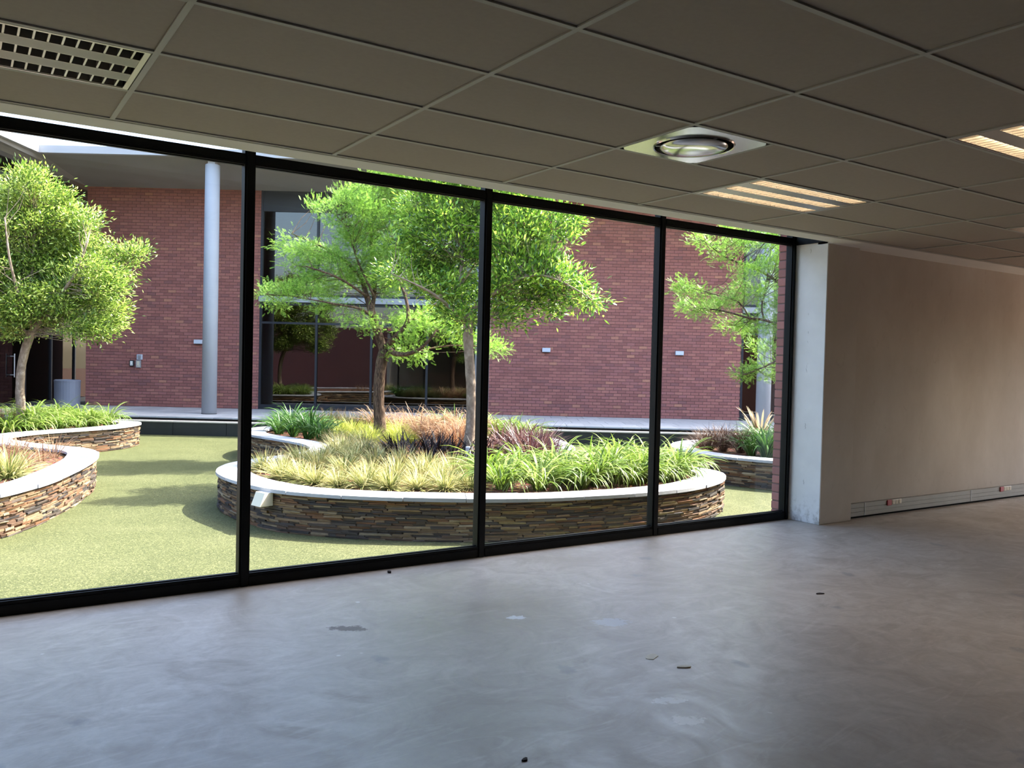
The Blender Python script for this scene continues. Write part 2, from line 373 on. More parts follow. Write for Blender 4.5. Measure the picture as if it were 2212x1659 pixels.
# ---------------------------------------------------------------- ceiling
ceil = tag(empty('ceiling', (0, 0, CZ)), 'suspended ceiling of pale rectangular tiles in a white tee grid', 'ceiling', kind='structure')
YJ = lambda j: .6*j - 2.397
LIGHTS = [(-1, 1), (3, 1), (3, -2), (7, 1), (7, -2), (3, -5), (7, -5), (-1, -2), (-1, -5), (3, -8), (7, -8)]
DIFF = [(2, 0, 0.0), (5, 0, .6)]
tw, tl = 1.176, .576
tile = MB().box(-tw/2, tw/2, -tl/2, tl/2, .007, .022).mesh('ceiling_tile', M['ceil'])
half = MB().box(-.288, .288, -tl/2, tl/2, .007, .022).mesh('ceiling_tile_half', M['ceil'])
cut = MB().box(-tw/2, tw/2, -.268, .268, .007, .022).mesh('ceiling_tile_cut', M['ceil'])
for i in range(-4, 11):
    for j in range(-17, 3):
        if (i, j) in LIGHTS: continue
        d = [q for q in DIFF if q[:2] == (i, j)]
        yc = YJ(j)+.3
        if d: o = add('ceiling_tile', half, ceil, (1.2*i + (.9 if d[0][2] == 0 else .3), yc, 0))
        elif j == 2: o = add('ceiling_tile', cut, ceil, (1.2*i+.6, YJ(2)+.28, 0))
        else: o = add('ceiling_tile', tile, ceil, (1.2*i+.6, yc, 0))
        o.rotation_euler = (random.uniform(-.0012, .0012), random.uniform(-.0008, .0008), 0)
tee_x = MB().box(-9.0, 9.4, -.012, .012, 0, .006).box(-9.0, 9.4, -.002, .002, .006, .04).mesh('cross_tee', M['tee'])
tee_y = MB().box(-.012, .012, YJ(-17), -.645, -.0005, .0065).box(-.002, .002, YJ(-17), -.645, .006, .04).mesh('main_tee', M['tee'])
for j in range(-17, 3): add('cross_tee', tee_x, ceil, (4.2, YJ(j), 0))
for i in range(-4, 12): add('main_tee', tee_y, ceil, (1.2*i, 0, 0))
for d in DIFF: MB().box(-.012, .012, -.285, .285, 0, .006).build('short_tee', M['tee'], ceil, (1.2*d[0]+.6, YJ(d[1])+.3, 0))
MB().box(-4.8, 11.6, 0, .016, .0, .03).box(-4.8, 11.6, .024, .030, .0, .03).build('edge_trim', M['tee'], ceil, (0, -.648, 0))
MB().box(-4.8, 13.2, 0, .03, .012, .03).build('shadow_gap', M['gasket'], ceil, (0, -.648, 0))
MB().box(-5, 6.24, -.612, -.42, -.001, .25).box(6.24, 13.6, -.612, -.25, -.001, .25).build('plaster_border', M['plaster'], ceil)

# ---------------------------------------------------------------- glazed front
win = tag(empty('window_1', (0, 0, 0)), 'full-height black framed glazing onto the courtyard', 'window', kind='structure')
MX = [-4.43, -2.66, -.88, .895, 2.68, 4.46]
fw = .034
mul = MB().box(-fw, fw, 0, .07, 0, 2.95).box(-fw*.62, fw*.62, -.012, 0, .0, 2.95).mesh('mullion', M['black'])
for x in MX: add('mullion', mul, win, (x, 0, 0))
MB().box(6.178, 6.24, 0, .07, 0, 2.95).box(6.19, 6.22, -.012, 0, 0, 2.95).build('jamb', M['black'], win)
edges = MX + [6.178]
for a, b in zip(edges[:-1], edges[1:]):
    x0, x1 = a+fw, (b-fw if b != 6.178 else b)
    MB().box(x0, x1, .0, .07, 0, .082).box(x0, x1, -.008, 0, .0, .060).build('sill_rail', M['black'], win)
    MB().box(x0, x1, .0, .07, 2.70, 2.768).box(x0, x1, -.008, 0, 2.715, 2.755).build('transom', M['black'], win)
    MB().box(x0, x1, .0, .07, 2.90, 2.95).build('head_rail', M['black'], win)
    MB().box(x0-.012, x1+.012, .030, .036, .070, 2.712).build('pane', M['glass'], win)
    MB().box(x0-.012, x1+.012, .030, .036, 2.760, 2.91).build('top_pane', M['glass'], win)
    for z0, z1 in ((.082, .088), (2.694, 2.70)): MB().box(x0, x1, .020, .030, z0, z1).build('glazing_bead', M['black'], win)
MB().box(6.215, 6.239, -.36, 0, 2.70, 2.95).build('black_plate', M['black'], win)  # thin black plate high on the column side
# masonry under and over the glazing
tag(MB().box(RX0-.2, 6.20, .10, .16, -.6, 0).build('wall_plinth', M['soffit']), 'concrete plinth below the glazing on the turf', 'wall', kind='structure')
tag(MB().box(RX0-.2, 6.24, .0, .14, 2.95, 3.0).build('trim_1', M['black']), 'black flashing over the glazing head', 'trim', kind='structure')
# brick pier outside, next to the last pane
pier = tag(empty('wall_pier', (6.195, .068, -.34)), 'red brick pier outside beside the last glass pane', 'wall', kind='structure')
MB().box(.006, 2.3, .004, .10, 0, 3.34).build('mortar_core', M['mortar'], pier)
pb = MB().cbox(0, .222, 0, .106, 0, .073, .004).mesh('brick', M['brick'])
for r in range(39):
    off = 0 if r % 2 == 0 else -.117
    for k in range(5):
        x = k*.234 + off
        if x < -.01:
            o = add('brick', pb, pier, (0, 0, r*.0855)); o.scale[0] = .47
        else: add('brick', pb, pier, (x, random.uniform(-.001, .001), r*.0855))

tag(MB().box(-22, RX0-.2, -.2, .10, -.6, 3.25).build('wall_outer_left', M['brick']), 'brick outer wall carrying on past the glazed room', 'wall', kind='structure')
tag(MB().box(8.49, 24, .068, .168, -.6, 3.05).build('wall_outer_right', M['brick']), 'brick outer wall beyond the pier', 'wall', kind='structure')
# ---------------------------------------------------------------- power trunking
tr = tag(empty('power_trunking', (6.75, -.27, .0)), 'long grey three-channel power trunking along the foot of the beige wall', 'trunking')
L = 6.6
MB().box(0, L, -.035, 0, .022, .152).build('back_box', M['trunk_grey'], tr)
for z0, z1 in ((.026, .064), (.068, .106), (.110, .150)): MB().box(.004, L-.004, -.040, -.034, z0, z1).build('cover_strip', M['trunk_grey'], tr)
MB().box(0, L, -.012, 0, 0, .022).build('shadow_gap', M['gasket'], tr)
for x in (.28, 2.28): MB().box(x, x+.006, -.043, -.036, .024, .153).build('joint_clip', M['steel'], tr)
for x in (.66, 2.92):
    s = MB().cbox(x, x+.075, -.050, -.038, .095, .152, .003).build('red_socket', M['red'], tr)
    s['label'] = 'red dedicated socket'
    w_ = MB().cbox(x+.078, x+.255, -.048, -.038, .098, .152, .003).build('white_socket', M['white_pl'], tr)
    for k in range(3):
        hh = MB().cbox(x+.088+.056*k, x+.088+.056*k+.04, -.051, -.047, .105, .145, .002).build('socket_face', M['cream'], w_)

# ---------------------------------------------------------------- ceiling lights
def troffer(i, j, lit, label):
    t = tag(empty('ceiling_light', (1.2*i+.6, YJ(j)+.3, CZ)), label, 'light')
    hw, hl = .583, .284
    MB().box(-hw, hw, -hl, hl, .085, .095).box(-hw, -hw+.004, -hl, hl, .004, .085).box(hw-.004, hw, -hl, hl, .004, .085).box(-hw, hw, -hl, -hl+.004, .004, .085).box(-hw, hw, hl-.004, hl, .004, .085).build('housing', M['housing_unlit'] if not lit else M['housing'], t)  # unlit lights: the dark of the cells is put into the housing colour
    MB().box(-hw, hw, -hl, -hl+.012, 0, .006).box(-hw, hw, hl-.012, hl, 0, .006).box(-hw, -hw+.022, -hl+.012, hl-.012, 0, .006).box(hw-.022, hw, -hl+.012, hl-.012, 0, .006).build('frame', M['alu'], t)
    ch = (-.212, 0, .212); cw = .052
    for a, b in ((-.156, -.056), (.056, .156)):
        p = MB().box(-hw+.022, hw-.022, a, b, .002, .03).build('reflector_panel', M['alu' if lit else 'alu_unlit'], t)  # unlit lights: panels get a darker metal colour for the missing lamp light
    blade = MB()
    n = len(blade.v)
    blade.hexa([(-.004, -cw, .003), (.004, -cw, .003), (.004, cw, .003), (-.004, cw, .003), (-.002, -cw, .045), (.002, -cw, .045), (.002, cw, .045), (-.002, cw, .045)])
    bm = blade.mesh('louvre_blade', M['alu'])
    for c in ch:
        MB().box(-hw+.022, hw-.022, c-cw-.004, c-cw, .002, .045).box(-hw+.022, hw-.022, c+cw, c+cw+.004, .002, .045).build('louvre_side', M['alu'], t)
        for k in range(22): add('louvre_blade', bm, t, (-hw+.055+k*(2*hw-.11)/21, c, 0))
        tb = MB().lathe([(.013, -.55), (.013, .55)], 12).build('tube', M['tube_on'] if lit else M['tube_off'], t)
        tb.rotation_euler = (0, math.pi/2, 0); tb.location = (0, c, .066)
    return t
troffer(-1, 1, False, 'unlit recessed louvre ceiling light with dark cells, above the first panes')
troffer(3, 1, True, 'glowing three-channel louvre ceiling light beyond the round air diffuser')
troffer(3, -2, True, 'glowing louvre ceiling light deeper in the room, two tiles behind the other lit one')
OFF = 'unlit louvre ceiling light over the bare floor away from the glazing'
for (i, j) in LIGHTS[3:]: tag(troffer(i, j, i == 7 and j > -3, 'glowing louvre ceiling light further into the empty room' if i == 7 and j > -3 else OFF), group='ceiling lights over the rest of the room')
# ---------------------------------------------------------------- air diffusers
def diffuser(x, y, label):
    t = tag(empty('air_diffuser', (x, y, CZ)), label, 'diffuser')
    s, R, n = .286, .222, 48
    p = MB(); ring = [(R*math.cos(2*math.pi*(k+.5)/n), R*math.sin(2*math.pi*(k+.5)/n)) for k in range(n)]
    sq = []
    for cx_, cy_ in ring:
        q = s/max(abs(cx_), abs(cy_)); sq.append((cx_*q, cy_*q))
    p.v = [(a, b, 0) for a, b in sq] + [(a, b, 0) for a, b in ring] + [(a*.985, b*.985, -.008) for a, b in ring] + [(a*.96, b*.96, -.004) for a, b in ring] + [(a*.93, b*.93, .05) for a, b in ring]
    for k in range(n):
        l = (k+1) % n
        for r_ in range(4): p.f.append((r_*n+k, (r_+1)*n+k, (r_+1)*n+l, r_*n+l))
    p.build('face_plate', M['mirror'], t, smooth=False)
    MB().lathe([(.205, .05), (.205, .06)], n).build('throat', M['gasket'], t)
    MB().lathe([(.001, -.034), (.06, -.034), (.12, -.030), (.165, -.020), (.182, -.008), (.184, .0), (.176, .006), (.001, .008)], n, caps=False).build('centre_disc', M['mirror'], t, smooth=True)
    for k in range(3):
        a = 2*math.pi*k/3+.4
        MB().box(.178, .206, -.006, .006, .0, .012).build('bracket', M['steel'], t, (0, 0, 0), a)
diffuser(2.7, YJ(0)+.3, 'square polished metal air diffuser with round centre disc beside the glowing ceiling light')
diffuser(6.9, YJ(0)+.3, 'square polished air diffuser in the ceiling in front of the beige wall')
# ---------------------------------------------------------------- bits on the floor
def flake(name, x, y, r, mat, label, sx=1.0, a=0.0, th=.004):
    k = 9; rr = [r*random.uniform(.7, 1.15) for _ in range(k)]
    p = [(rr[i]*sx*math.cos(2*math.pi*i/k), rr[i]*math.sin(2*math.pi*i/k)) for i in range(k)]
    tag(MB().prism(p, 0, th).build(name, mat, None, (x, y, 0), a), label, 'debris')
flake('plaster_chip', 2.343, -2.487, .018, M['flake'], 'cream oval chip of plaster lying on the concrete floor', 2.0, -.4, .006)
flake('dirt_crumb', 1.865, -.12, .016, M['crumb'], 'dark crumb of dirt on the floor beside the sill rail', 1.0, 0, .014)
flake('dead_beetle', 1.115, -2.90, .009, M['crumb'], 'tiny black insect on the bare floor far from the glazing', 1.6, .3, .006)
flake('soot_chip', 4.128, -1.95, .016, M['crumb'], 'thin black chip on the floor in front of the white column', 2.2, -.2, .004)
flake('paint_flake', 2.30, -2.30, .03, M['flake'], 'crumbled white paint flake near the cream plaster chip', 1.5, .3, .003)

# ================================================================ the courtyard
TZ = -.32                                               # turf level
def flat(name, pts, z, mat):
    mb = MB(); mb.prism(pts, z-.1, z); return mb.build(name, mat)
q = [(-9.5, .16), (19.5, .16)] + [tuple(B(u, v)[:2]) for u, v in ((14, 19.05), (-14, 19.05))]
tag(flat('turf', q, TZ, M['turf']), 'pale green artificial turf of the courtyard in bright sun', 'turf', kind='structure')
tag(MB().box(-90, 90, -60, 90, -.9, -.62).build('ground', M['soil']), 'earth under the courtyard and buildings', 'ground', kind='structure')
RZ = -TH
ORG = B(0, 0, 0)
# low black slate wall with a pale stone edge, water channel behind it
lw = tag(empty('wall_low', B(0, 19.0, TZ), RZ), 'low black slate wall with a pale top edge between turf and walkway', 'wall', kind='structure')
MB().box(-12.6, 13, .03, .25, 0, .29).build('core', M['joint'], lw)
pn = MB().cbox(.004, 1.196, 0, .035, 0, .288, .003).mesh('slate_panel', M['slate_black'])
ed = MB().cbox(.002, 1.198, -.015, .27, .29, .318, .003).mesh('edge_stone', M['pale_edge'])
for k in range(21):
    add('slate_panel', pn, lw, (-12.4+1.2*k, random.uniform(-.002, .002), 0)); add('edge_stone', ed, lw, (-12.4+1.2*k, 0, 0))
wc = MB().box(-12.6, 13, 19.25, 20.45, -.30, -.12).build('water', M['water'], None, ORG, RZ)
tag(wc, 'dark still water channel behind the low black wall', 'water', kind='structure')
# paved walkway
pv = tag(empty('pavement', B(0, 20.42, 0), RZ), 'grey slab walkway along the brick building under the white columns', 'pavement', kind='structure')
MB().box(-14.5, 13.5, .01, 9.0, -.30, -.03).build('bed', M['joint'], pv)
ps = MB().cbox(.003, .447, .003, .917, -.04, 0, .003).mesh('paving_slab', M['paving'])
for r in range(4):
    for k in range(62):
        if r > 1 and k > 56: continue
        add('paving_slab', ps, pv, (-14.4+.45*k+(.2 if r % 2 else 0), .92*r, random.uniform(-.002, .002)))

# ---------------------------------------------------------------- brick walls of the far building
brick_me = MB().cbox(0, .222, 0, .05, 0, .073, .004).mesh('brick', M['brick'])
def brick_wall(name, label, u0, u1, rows, own_rows):
    n = tag(empty(name, B(u0, 24.1, 0), RZ), label, 'wall', kind='structure')
    Wd = u1-u0; H = rows*.0855
    MB().box(0, Wd, .008, 2.7 if u0 < -10 else .35, 0, H).build('mortar_body', M['mortar'], n)
    rest = MB(); cnt = 0
    for r in range(rows):
        x = 0.0 if r % 2 == 0 else -.116
        while x < Wd-.02:
            a, b = max(0, x), min(Wd, x+.222); z = r*.0855+.006; dy = random.uniform(-.003, .002)
            if b-a > .04:
                if cnt < 300 and r < own_rows:
                    o = add('brick', brick_me, n, (a, dy, z)); o.scale[0] = (b-a)/.222; cnt += 1
                else: rest.box(a, b, dy, dy+.05, z, z+.073)
            x += .232
    o = rest.build('brickwork', M['brick'], n); o['kind'] = 'stuff'
    return n
brick_wall('wall_far_left', 'red brick wall under the grey soffit, with the intercom boxes on it', -12.15, -7.22, 74, 14)
brick_wall('wall_far_right', 'red brick wall with two small white wall lights, beyond the two tree trunks', -.70, 6.50, 74, 10)

# ---------------------------------------------------------------- glazing of the far building
def glazed(name, label, u0, u1, posts, rails, z0=0.0, z1=6.3, v=24.15, rz=RZ, org=None):
    g = tag(empty(name, org if org is not None else B(u0, v, 0), rz), label, 'window', kind='structure')
    Wd = u1-u0
    for k, p in enumerate(posts): MB().box(p-u0-.03, p-u0+.03, -.06, .06, z0, z1).build('mullion', M['dframe'], g)
    for (a, b) in rails: MB().box(0, Wd, -.045, .045, a, b).build('transom', M['dframe'], g)
    zs = [z0] + [x for ab in rails for x in ab] + [z1]
    zs = sorted(zs)
    pz = [(rails[i][1], rails[i+1][0]) for i in range(len(rails)-1)]
    for a, b in zip(posts[:-1], posts[1:]):
        for c, d in pz:
            if d-c > .2: MB().box(a-u0+.03, b-u0-.03, 0, .012, c, d).build('pane', M['dglass'], g)
    return g
RAILS = [(0, .14), (2.44, 2.50), (2.98, 3.06), (3.22, 3.30), (5.62, 6.3)]
glazed('window_2', 'dark tinted glazing between the two brick walls behind the trunks', -7.22, -.70, [-7.19, -5.6, -4.03, -2.44, -.73], RAILS)
glazed('window_3', 'strip of dark glazing beside the end of the brick wall, behind the white column', 6.50, 12.5, [6.53, 8.1, 9.7, 11.3, 12.47], RAILS)
for nm, a, b, lab in (('trim_2', -7.22, -.70, 'pale grey floor band crossing the dark glazing behind the trunks'), ('trim_3', 6.50, 12.5, 'pale grey floor band across the narrow dark glazing')):
    tag(MB().box(a, b, 23.98, 24.14, 3.06, 3.22).build(nm, M['white_conc'], None, ORG, RZ), lab, 'band', kind='structure')
# dark rooms behind the glass
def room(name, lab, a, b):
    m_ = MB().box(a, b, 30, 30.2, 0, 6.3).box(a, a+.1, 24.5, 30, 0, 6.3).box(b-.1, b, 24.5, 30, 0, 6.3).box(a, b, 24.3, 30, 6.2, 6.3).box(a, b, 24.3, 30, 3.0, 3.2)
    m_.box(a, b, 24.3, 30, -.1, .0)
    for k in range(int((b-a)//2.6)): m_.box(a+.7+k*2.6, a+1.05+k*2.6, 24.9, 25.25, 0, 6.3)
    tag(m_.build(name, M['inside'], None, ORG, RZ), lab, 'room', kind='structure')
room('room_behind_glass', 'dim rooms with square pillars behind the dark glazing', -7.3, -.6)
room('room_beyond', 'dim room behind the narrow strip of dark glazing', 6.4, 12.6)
# glazed wing that comes forward on the one side
LW = tag(empty('wall_wing', B(-13.2, 26.8, 0), RZ - math.pi/2), 'dark glazed wing with pale rails behind the small bushy tree', 'wall', kind='structure')
# local x runs towards the window (‑v), local y towards +u … built thin panes with a dark back
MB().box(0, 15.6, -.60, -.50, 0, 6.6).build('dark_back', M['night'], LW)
for k in range(12): MB().box(k*1.3, k*1.3+.06, -.05, .05, 0, 6.6).build('mullion', M['dframe'], LW)
for a, b, mt in ((0, .12, 'dframe'), (2.44, 2.50, 'dframe'), (3.06, 3.22, 'rail'), (5.55, 5.66, 'rail'), (5.98, 6.10, 'rail'), (6.45, 6.6, 'dframe')):
    MB().box(0, 15.6, -.045, .045, a, b).build('transom', M[mt], LW)
for k in range(12):
    for c, d in ((.12, 2.44), (2.5, 3.06), (3.22, 5.55), (5.66, 5.98), (6.10, 6.45)): MB().box(k*1.3+.06, k*1.3+1.3, -.006, .006, c, d).build('pane', M['dglass'], LW)
hd = MB().lathe([(.016, 0), (.016, .62)], 10).build('pull_handle', M['steel'], LW, (4.55, .11, .80))
MB().box(-.012, .012, -.11, 0, .05, .075).box(-.012, .012, -.11, 0, .54, .565).build('handle_bracket', M['steel'], hd)

# roof: slopes up a little from the wall to the columns, white fascia at its edge
rf = tag(empty('roof_far', ORG, RZ), 'grey concrete roof soffit with white fascia over the brick walls', 'roof', kind='structure')
def slab(pts, t):
    m_ = MB(); n_ = len(pts)
    m_.v = [p for p in pts] + [(p[0], p[1], p[2]+t) for p in pts]
    m_.f = [tuple(range(n_-1, -1, -1)), tuple(range(n_, 2*n_))] + [(i, (i+1) % n_, n_+(i+1) % n_, n_+i) for i in range(n_)]
    return m_
ZW, ZE, VE, UE = 6.20, 6.47, 21.28, -11.95
slab([(UE-.02, VE, ZE), (13, VE, ZE), (13, 24.4, ZW-.03), (-12.16, 24.4, ZW-.03)], .16).build('soffit', M['soffit'], rf)
slab([(UE-.02, VE, ZE), (-12.15, 24.1, ZW), (-13.2, 26.8, ZE+.14), (-13.2, 11.0, ZE+.14), (UE-.02, 11.0, ZE)], .10).build('wing_soffit', M['soffit'], rf)
MB().box(UE, 13, VE-.03, VE+.10, ZE-.01, ZE+.175).build('fascia', M['fascia'], rf)
MB().box(UE-.10, UE+.02, 11.0, VE+.10, ZE-.01, ZE+.175).build('wing_fascia', M['fascia'], rf)
MB().box(-19, 13, VE+.9, 34, ZE+.16, ZE+.40).box(-19, UE-.9, 11, VE+.9, ZE+.16, ZE+.40).build('roof_upstand', M['fascia'], rf)
MB().box(-19, UE-.1, 11.2, 34, ZE, ZE+.16).box(UE-.1, 13, VE+.3, 34, ZE, ZE+.16).build('deck', M['fascia'], rf)
# white round columns
for (u, lab) in ((-7.73, 'white round column standing before the brick wall with the intercom'), (-.78, 'white round column at the edge of the dark glazing, behind the smooth trunk'), (6.43, 'white round column before the narrow glazing, behind feathery branches')):
    c = tag(empty('column_round', B(u, 21.62, 0), RZ), lab, 'column', kind='structure')
    MB().lathe([(.185, 0), (.183, 3.0), (.180, 6.32), (.168, 6.33)], 32).build('shaft', M['white_conc'], c, smooth=True)
    MB().box(-.09, .09, -.09, .09, 6.32, 6.50).build('stub', M['fascia'], c)
    MB().lathe([(.190, 0), (.190, .012)], 32).build('base_ring', M['joint'], c)
# wall lights and boxes
def wall_light(u, lab):
    t = tag(empty('wall_light', B(u, 24.1, 1.82), RZ), lab, 'light', 'small rectangular wall lights on the brick')
    MB().cbox(-.115, .115, -.11, -.005, 0, .115, .006).build('body', M['lamp_grey'], t)
    MB().box(-.10, .10, -.10, -.02, -.012, 0).build('lens', M['dark_pl'], t)
    MB().box(-.06, .06, -.005, .0, .02, .10).build('back_plate', M['steel'], t)
wall_light(.95, 'small pale box wall light on brick nearer the dark glazing and trunks')
wall_light(4.73, 'small pale box wall light on brick nearer the free end of the wall')
wall_light(-8.93, 'small pale box wall light half hidden behind the round white column')
def boxes(name, u, z, w_, h_, mat, lab, face):
    t = tag(empty(name, B(u, 24.1, z), RZ), lab, 'panel')
    MB().cbox(-w_/2, w_/2, -.06, -.003, 0, h_, .005).build('body', M[mat], t)
    MB().box(-w_*.30, w_*.30, -.066, -.06, h_*.12, h_*.85).build('face', M[face], t)
    MB().lathe([(.010, 0), (.010, .004)], 8).build('button', M['dark_pl'], t, (0, -.068, h_*.25)).rotation_euler[0] = math.pi/2
boxes('card_reader', -10.82, 1.14, .12, .17, 'dark_pl', 'dark card reader with a pale strip on the brick wall', 'white_pl')
boxes('intercom', -10.63, 1.10, .14, .22, 'steel', 'steel intercom panel below the grey box on brick', 'cream')
boxes('call_box', -10.60, 1.33, .15, .15, 'lamp_grey', 'small grey square box above the intercom on brick', 'steel')
# bin by the dark glazing
bn = tag(empty('litter_bin', B(-11.35, 21.6, 0), RZ), 'tall blue-grey cylindrical bin before the dark glazed wing', 'bin')
MB().lathe([(.27, 0), (.295, .04), (.305, .74)], 28).build('drum', M['bin'], bn, smooth=False)
MB().lathe([(.312, .74), (.312, .775), (.28, .79), (.26, .76), (.255, .70)], 28, caps=False).build('rim', M['bin'], bn)

# ---- where plants stand (u, v) and the trees' limbs (u, v, z, radius) and leaf masses (u, v, z, radius, flatness)
YELLOW = [(-3.05,10.51),(-2.66,9.9),(-2.38,9.72),(-2.13,9.5),(-1.9,9.39),(-1.63,9.37),(-1.3,9.28),(-1.0,9.29),(-0.7,9.31),(-0.48,9.45),(-3.13,11.38),(-2.83,11.18),(-2.43,10.77),(-2.03,10.39),(-1.68,10.16),(-1.34,10.13),(-1.05,10.1),(-0.81,9.91),(-0.62,10.42),(-3.49,12.15),(-3.16,12.23),(-2.85,12.29),(-2.51,12.06),(-2.14,11.58),(-1.78,11.33),(-1.4,11.11),(-1.01,10.8),(-0.72,11.24),(-0.46,10.37)]
GREYGRASS = [(-3.24,13.06),(-2.96,13.41),(-2.62,13.35),(-2.21,12.89),(-1.87,12.51),(-3.51,13.0),(-2.65,12.79),(-2.26,12.42)]
GOLD = [(-3.06,14.67),(-2.81,14.22),(-2.59,14.71),(-2.32,15.04),(-2.0,15.13),(-3.0,16.03),(-2.66,16.13),(-2.32,16.22),(-1.93,15.92),(-1.88,17.02),(-1.95,14.11),(-2.3,13.87),(-1.69,14.5),(-3.18,15.77)]
DARKLILY = [(-4.32,15.66),(-3.92,15.27),(-3.54,14.9),(-3.26,14.53),(-4.53,16.93),(-4.05,16.49),(-3.63,15.85)]
OLIVE = [(-3.72,17.68),(-3.35,17.79),(-3.1,18.14),(-3.78,19.05),(-4.01,18.12),(-3.46,19.47),(-2.82,18.79)]
BROWN = [(-1.64,14.77),(-1.37,14.42),(-1.1,14.01),(-0.85,13.76),(-1.65,16.41),(-1.35,16.08),(-1.06,15.66),(-0.75,15.0),(-1.89,16.14),(-0.58,15.5),(-2.24,17.63),(-1.96,17.97),(-1.6,17.83),(-0.96,16.94),(-1.28,17.43)]
PURPLE = [(-1.64,11.68),(-1.37,11.36),(-1.1,11.68),(-0.82,11.73),(-1.32,12.2),(-1.63,12.37),(-1.04,12.5),(-0.62,11.46),(-0.47,11.91)]
REDFLAX = [(-0.26,12.85),(-0.02,13.1),(0.19,12.76),(0.41,12.93),(0.63,12.85),(-0.18,14.15),(0.13,14.14),(0.41,13.9),(0.59,13.58),(0.91,12.79),(1.08,12.82),(1.35,13.01),(1.62,13.26),(0.29,12.18),(0.72,12.15)]
BACKLILY = [(-0.28,15.39),(-0.03,15.64),(0.23,15.91),(0.49,15.78),(0.65,15.54),(-1.42,18.01),(-1.13,18.1),(-0.81,17.57),(-0.16,16.4),(0.11,16.69),(0.38,16.66)]
LILY = [(-0.1,9.44),(0.34,9.44),(0.79,9.68),(1.04,9.91),(1.4,10.16),(1.66,10.4),(1.97,10.62),(2.3,11.12),(0.69,10.08),(0.1,10.38),(0.58,10.64),(0.94,10.7),(1.24,10.75),(1.61,11.28),(1.91,11.58),(2.06,11.36),(2.4,11.93),(1.79,10.85),(1.47,11.65),(1.87,12.16),(-0.24,10.08),(1.23,10.25),(2.23,11.49)]
L_YELLOW = [(-5.6,9.39),(-5.89,9.49)]
L_BROWN = [(-5.69,10.02),(-5.98,10.8),(-6.2,10.47),(-6.61,11.42),(-6.08,11.31),(-6.74,11.17),(-6.87,12.03),(-6.57,10.68)]
L_LILY = [(-8.18,14.29),(-8.1,14.59),(-7.98,14.82),(-7.96,15.23),(-7.84,15.58),(-7.76,15.94),(-7.79,16.51),(-8.85,15.71),(-8.76,16.09),(-8.69,16.47),(-8.61,16.87),(-8.53,17.3),(-8.44,17.74),(-9.48,17.24),(-9.45,17.68),(-9.25,17.89),(-9.13,18.23),(-8.94,18.46)]
L_SEDGE = [(-8.96,14.93),(-9.4,15.89),(-9.5,15.51),(-8.6,14.74)]
R_SEDGE = [(3.24,14.88),(3.42,14.6),(3.59,14.33),(3.8,14.23),(3.85,15.89),(4.06,15.58),(3.57,15.82)]
R_LILY = [(3.92,13.83),(4.05,13.45),(4.32,13.85),(4.46,15.17),(4.73,14.9),(4.59,13.9)]
R_PAMPAS = [(4.74,16.11)]
SPIKES = [(-0.56,11.57),(-9.23,15.6)]
T1_L = [[(-8.972,15.5,-0.012,0.093),(-8.985,15.5,0.388,0.081),(-9.022,15.5,0.795,0.076),(-8.993,15.5,1.22,0.076),(-8.895,15.5,1.646,0.076),(-8.779,15.5,1.886,0.072),(-8.587,15.5,2.161,0.059)],[(-8.779,15.5,1.886,0.051),(-8.942,15.6,2.328,0.038),(-8.862,15.6,2.925,0.03),(-8.771,15.5,3.674,0.021),(-8.803,15.5,4.346,0.013)],[(-8.587,15.5,2.161,0.047),(-8.187,15.3,2.492,0.038),(-7.796,15.1,2.897,0.025),(-7.546,15.0,3.463,0.016)],[(-8.587,15.5,2.161,0.038),(-8.313,15.7,2.307,0.03),(-7.937,15.8,2.538,0.022),(-7.557,15.9,2.901,0.013),(-7.13,15.9,3.387,0.009)],[(-8.828,15.5,1.774,0.038),(-9.102,15.3,2.054,0.033),(-9.544,15.2,2.452,0.025),(-9.898,15.1,3.094,0.017)],[(-8.712,15.5,1.989,0.034),(-8.77,15.9,2.699,0.03),(-8.712,16.1,3.419,0.022),(-8.676,16.1,4.206,0.013)],[(-8.779,15.5,1.886,0.038),(-8.763,15.0,2.455,0.029),(-8.754,14.7,3.072,0.02),(-8.781,14.6,3.772,0.012)]]
T1_B = [(-8.61,15.0,4.58,0.34,0.75),(-9.2,15.87,4.24,0.48,0.75),(-9.09,15.24,4.29,0.33,0.75),(-8.56,15.65,4.3,0.39,0.75),(-8.89,15.48,3.67,0.59,0.75),(-8.38,15.79,3.9,0.48,0.75),(-9.63,15.88,3.54,0.61,0.75),(-8.52,15.9,3.4,0.52,0.75),(-7.9,15.52,3.87,0.3,0.75),(-7.99,15.96,3.42,0.39,0.75),(-8.95,15.91,3.04,0.65,0.75),(-9.42,15.68,2.75,0.64,0.75),(-8.18,15.76,2.87,0.56,0.75),(-7.42,15.18,2.91,0.37,0.75),(-7.46,15.87,3.29,0.26,0.75),(-7.22,16.0,3.37,0.22,0.75),(-7.01,15.91,3.5,0.16,0.75),(-8.66,15.12,2.3,0.45,0.75),(-8.23,15.39,2.41,0.51,0.75),(-7.91,15.93,2.46,0.48,0.75),(-7.21,15.09,2.62,0.29,0.75),(-7.52,15.31,2.01,0.32,0.75),(-7.44,15.67,2.11,0.24,0.75),(-7.46,15.63,1.84,0.15,0.75),(-7.75,15.29,1.88,0.25,0.75),(-9.18,15.72,1.99,0.34,0.75),(-9.09,15.01,2.04,0.37,0.75),(-8.74,15.86,2.09,0.35,0.75),(-10.05,15.58,3.83,0.68,0.75),(-9.76,15.02,2.84,0.7,0.75),(-10.0,15.65,2.14,0.51,0.75),(-10.51,15.4,3.12,0.67,0.75),(-7.23,15.6,2.88,0.19,0.75),(-7.11,15.47,2.36,0.17,0.75)]
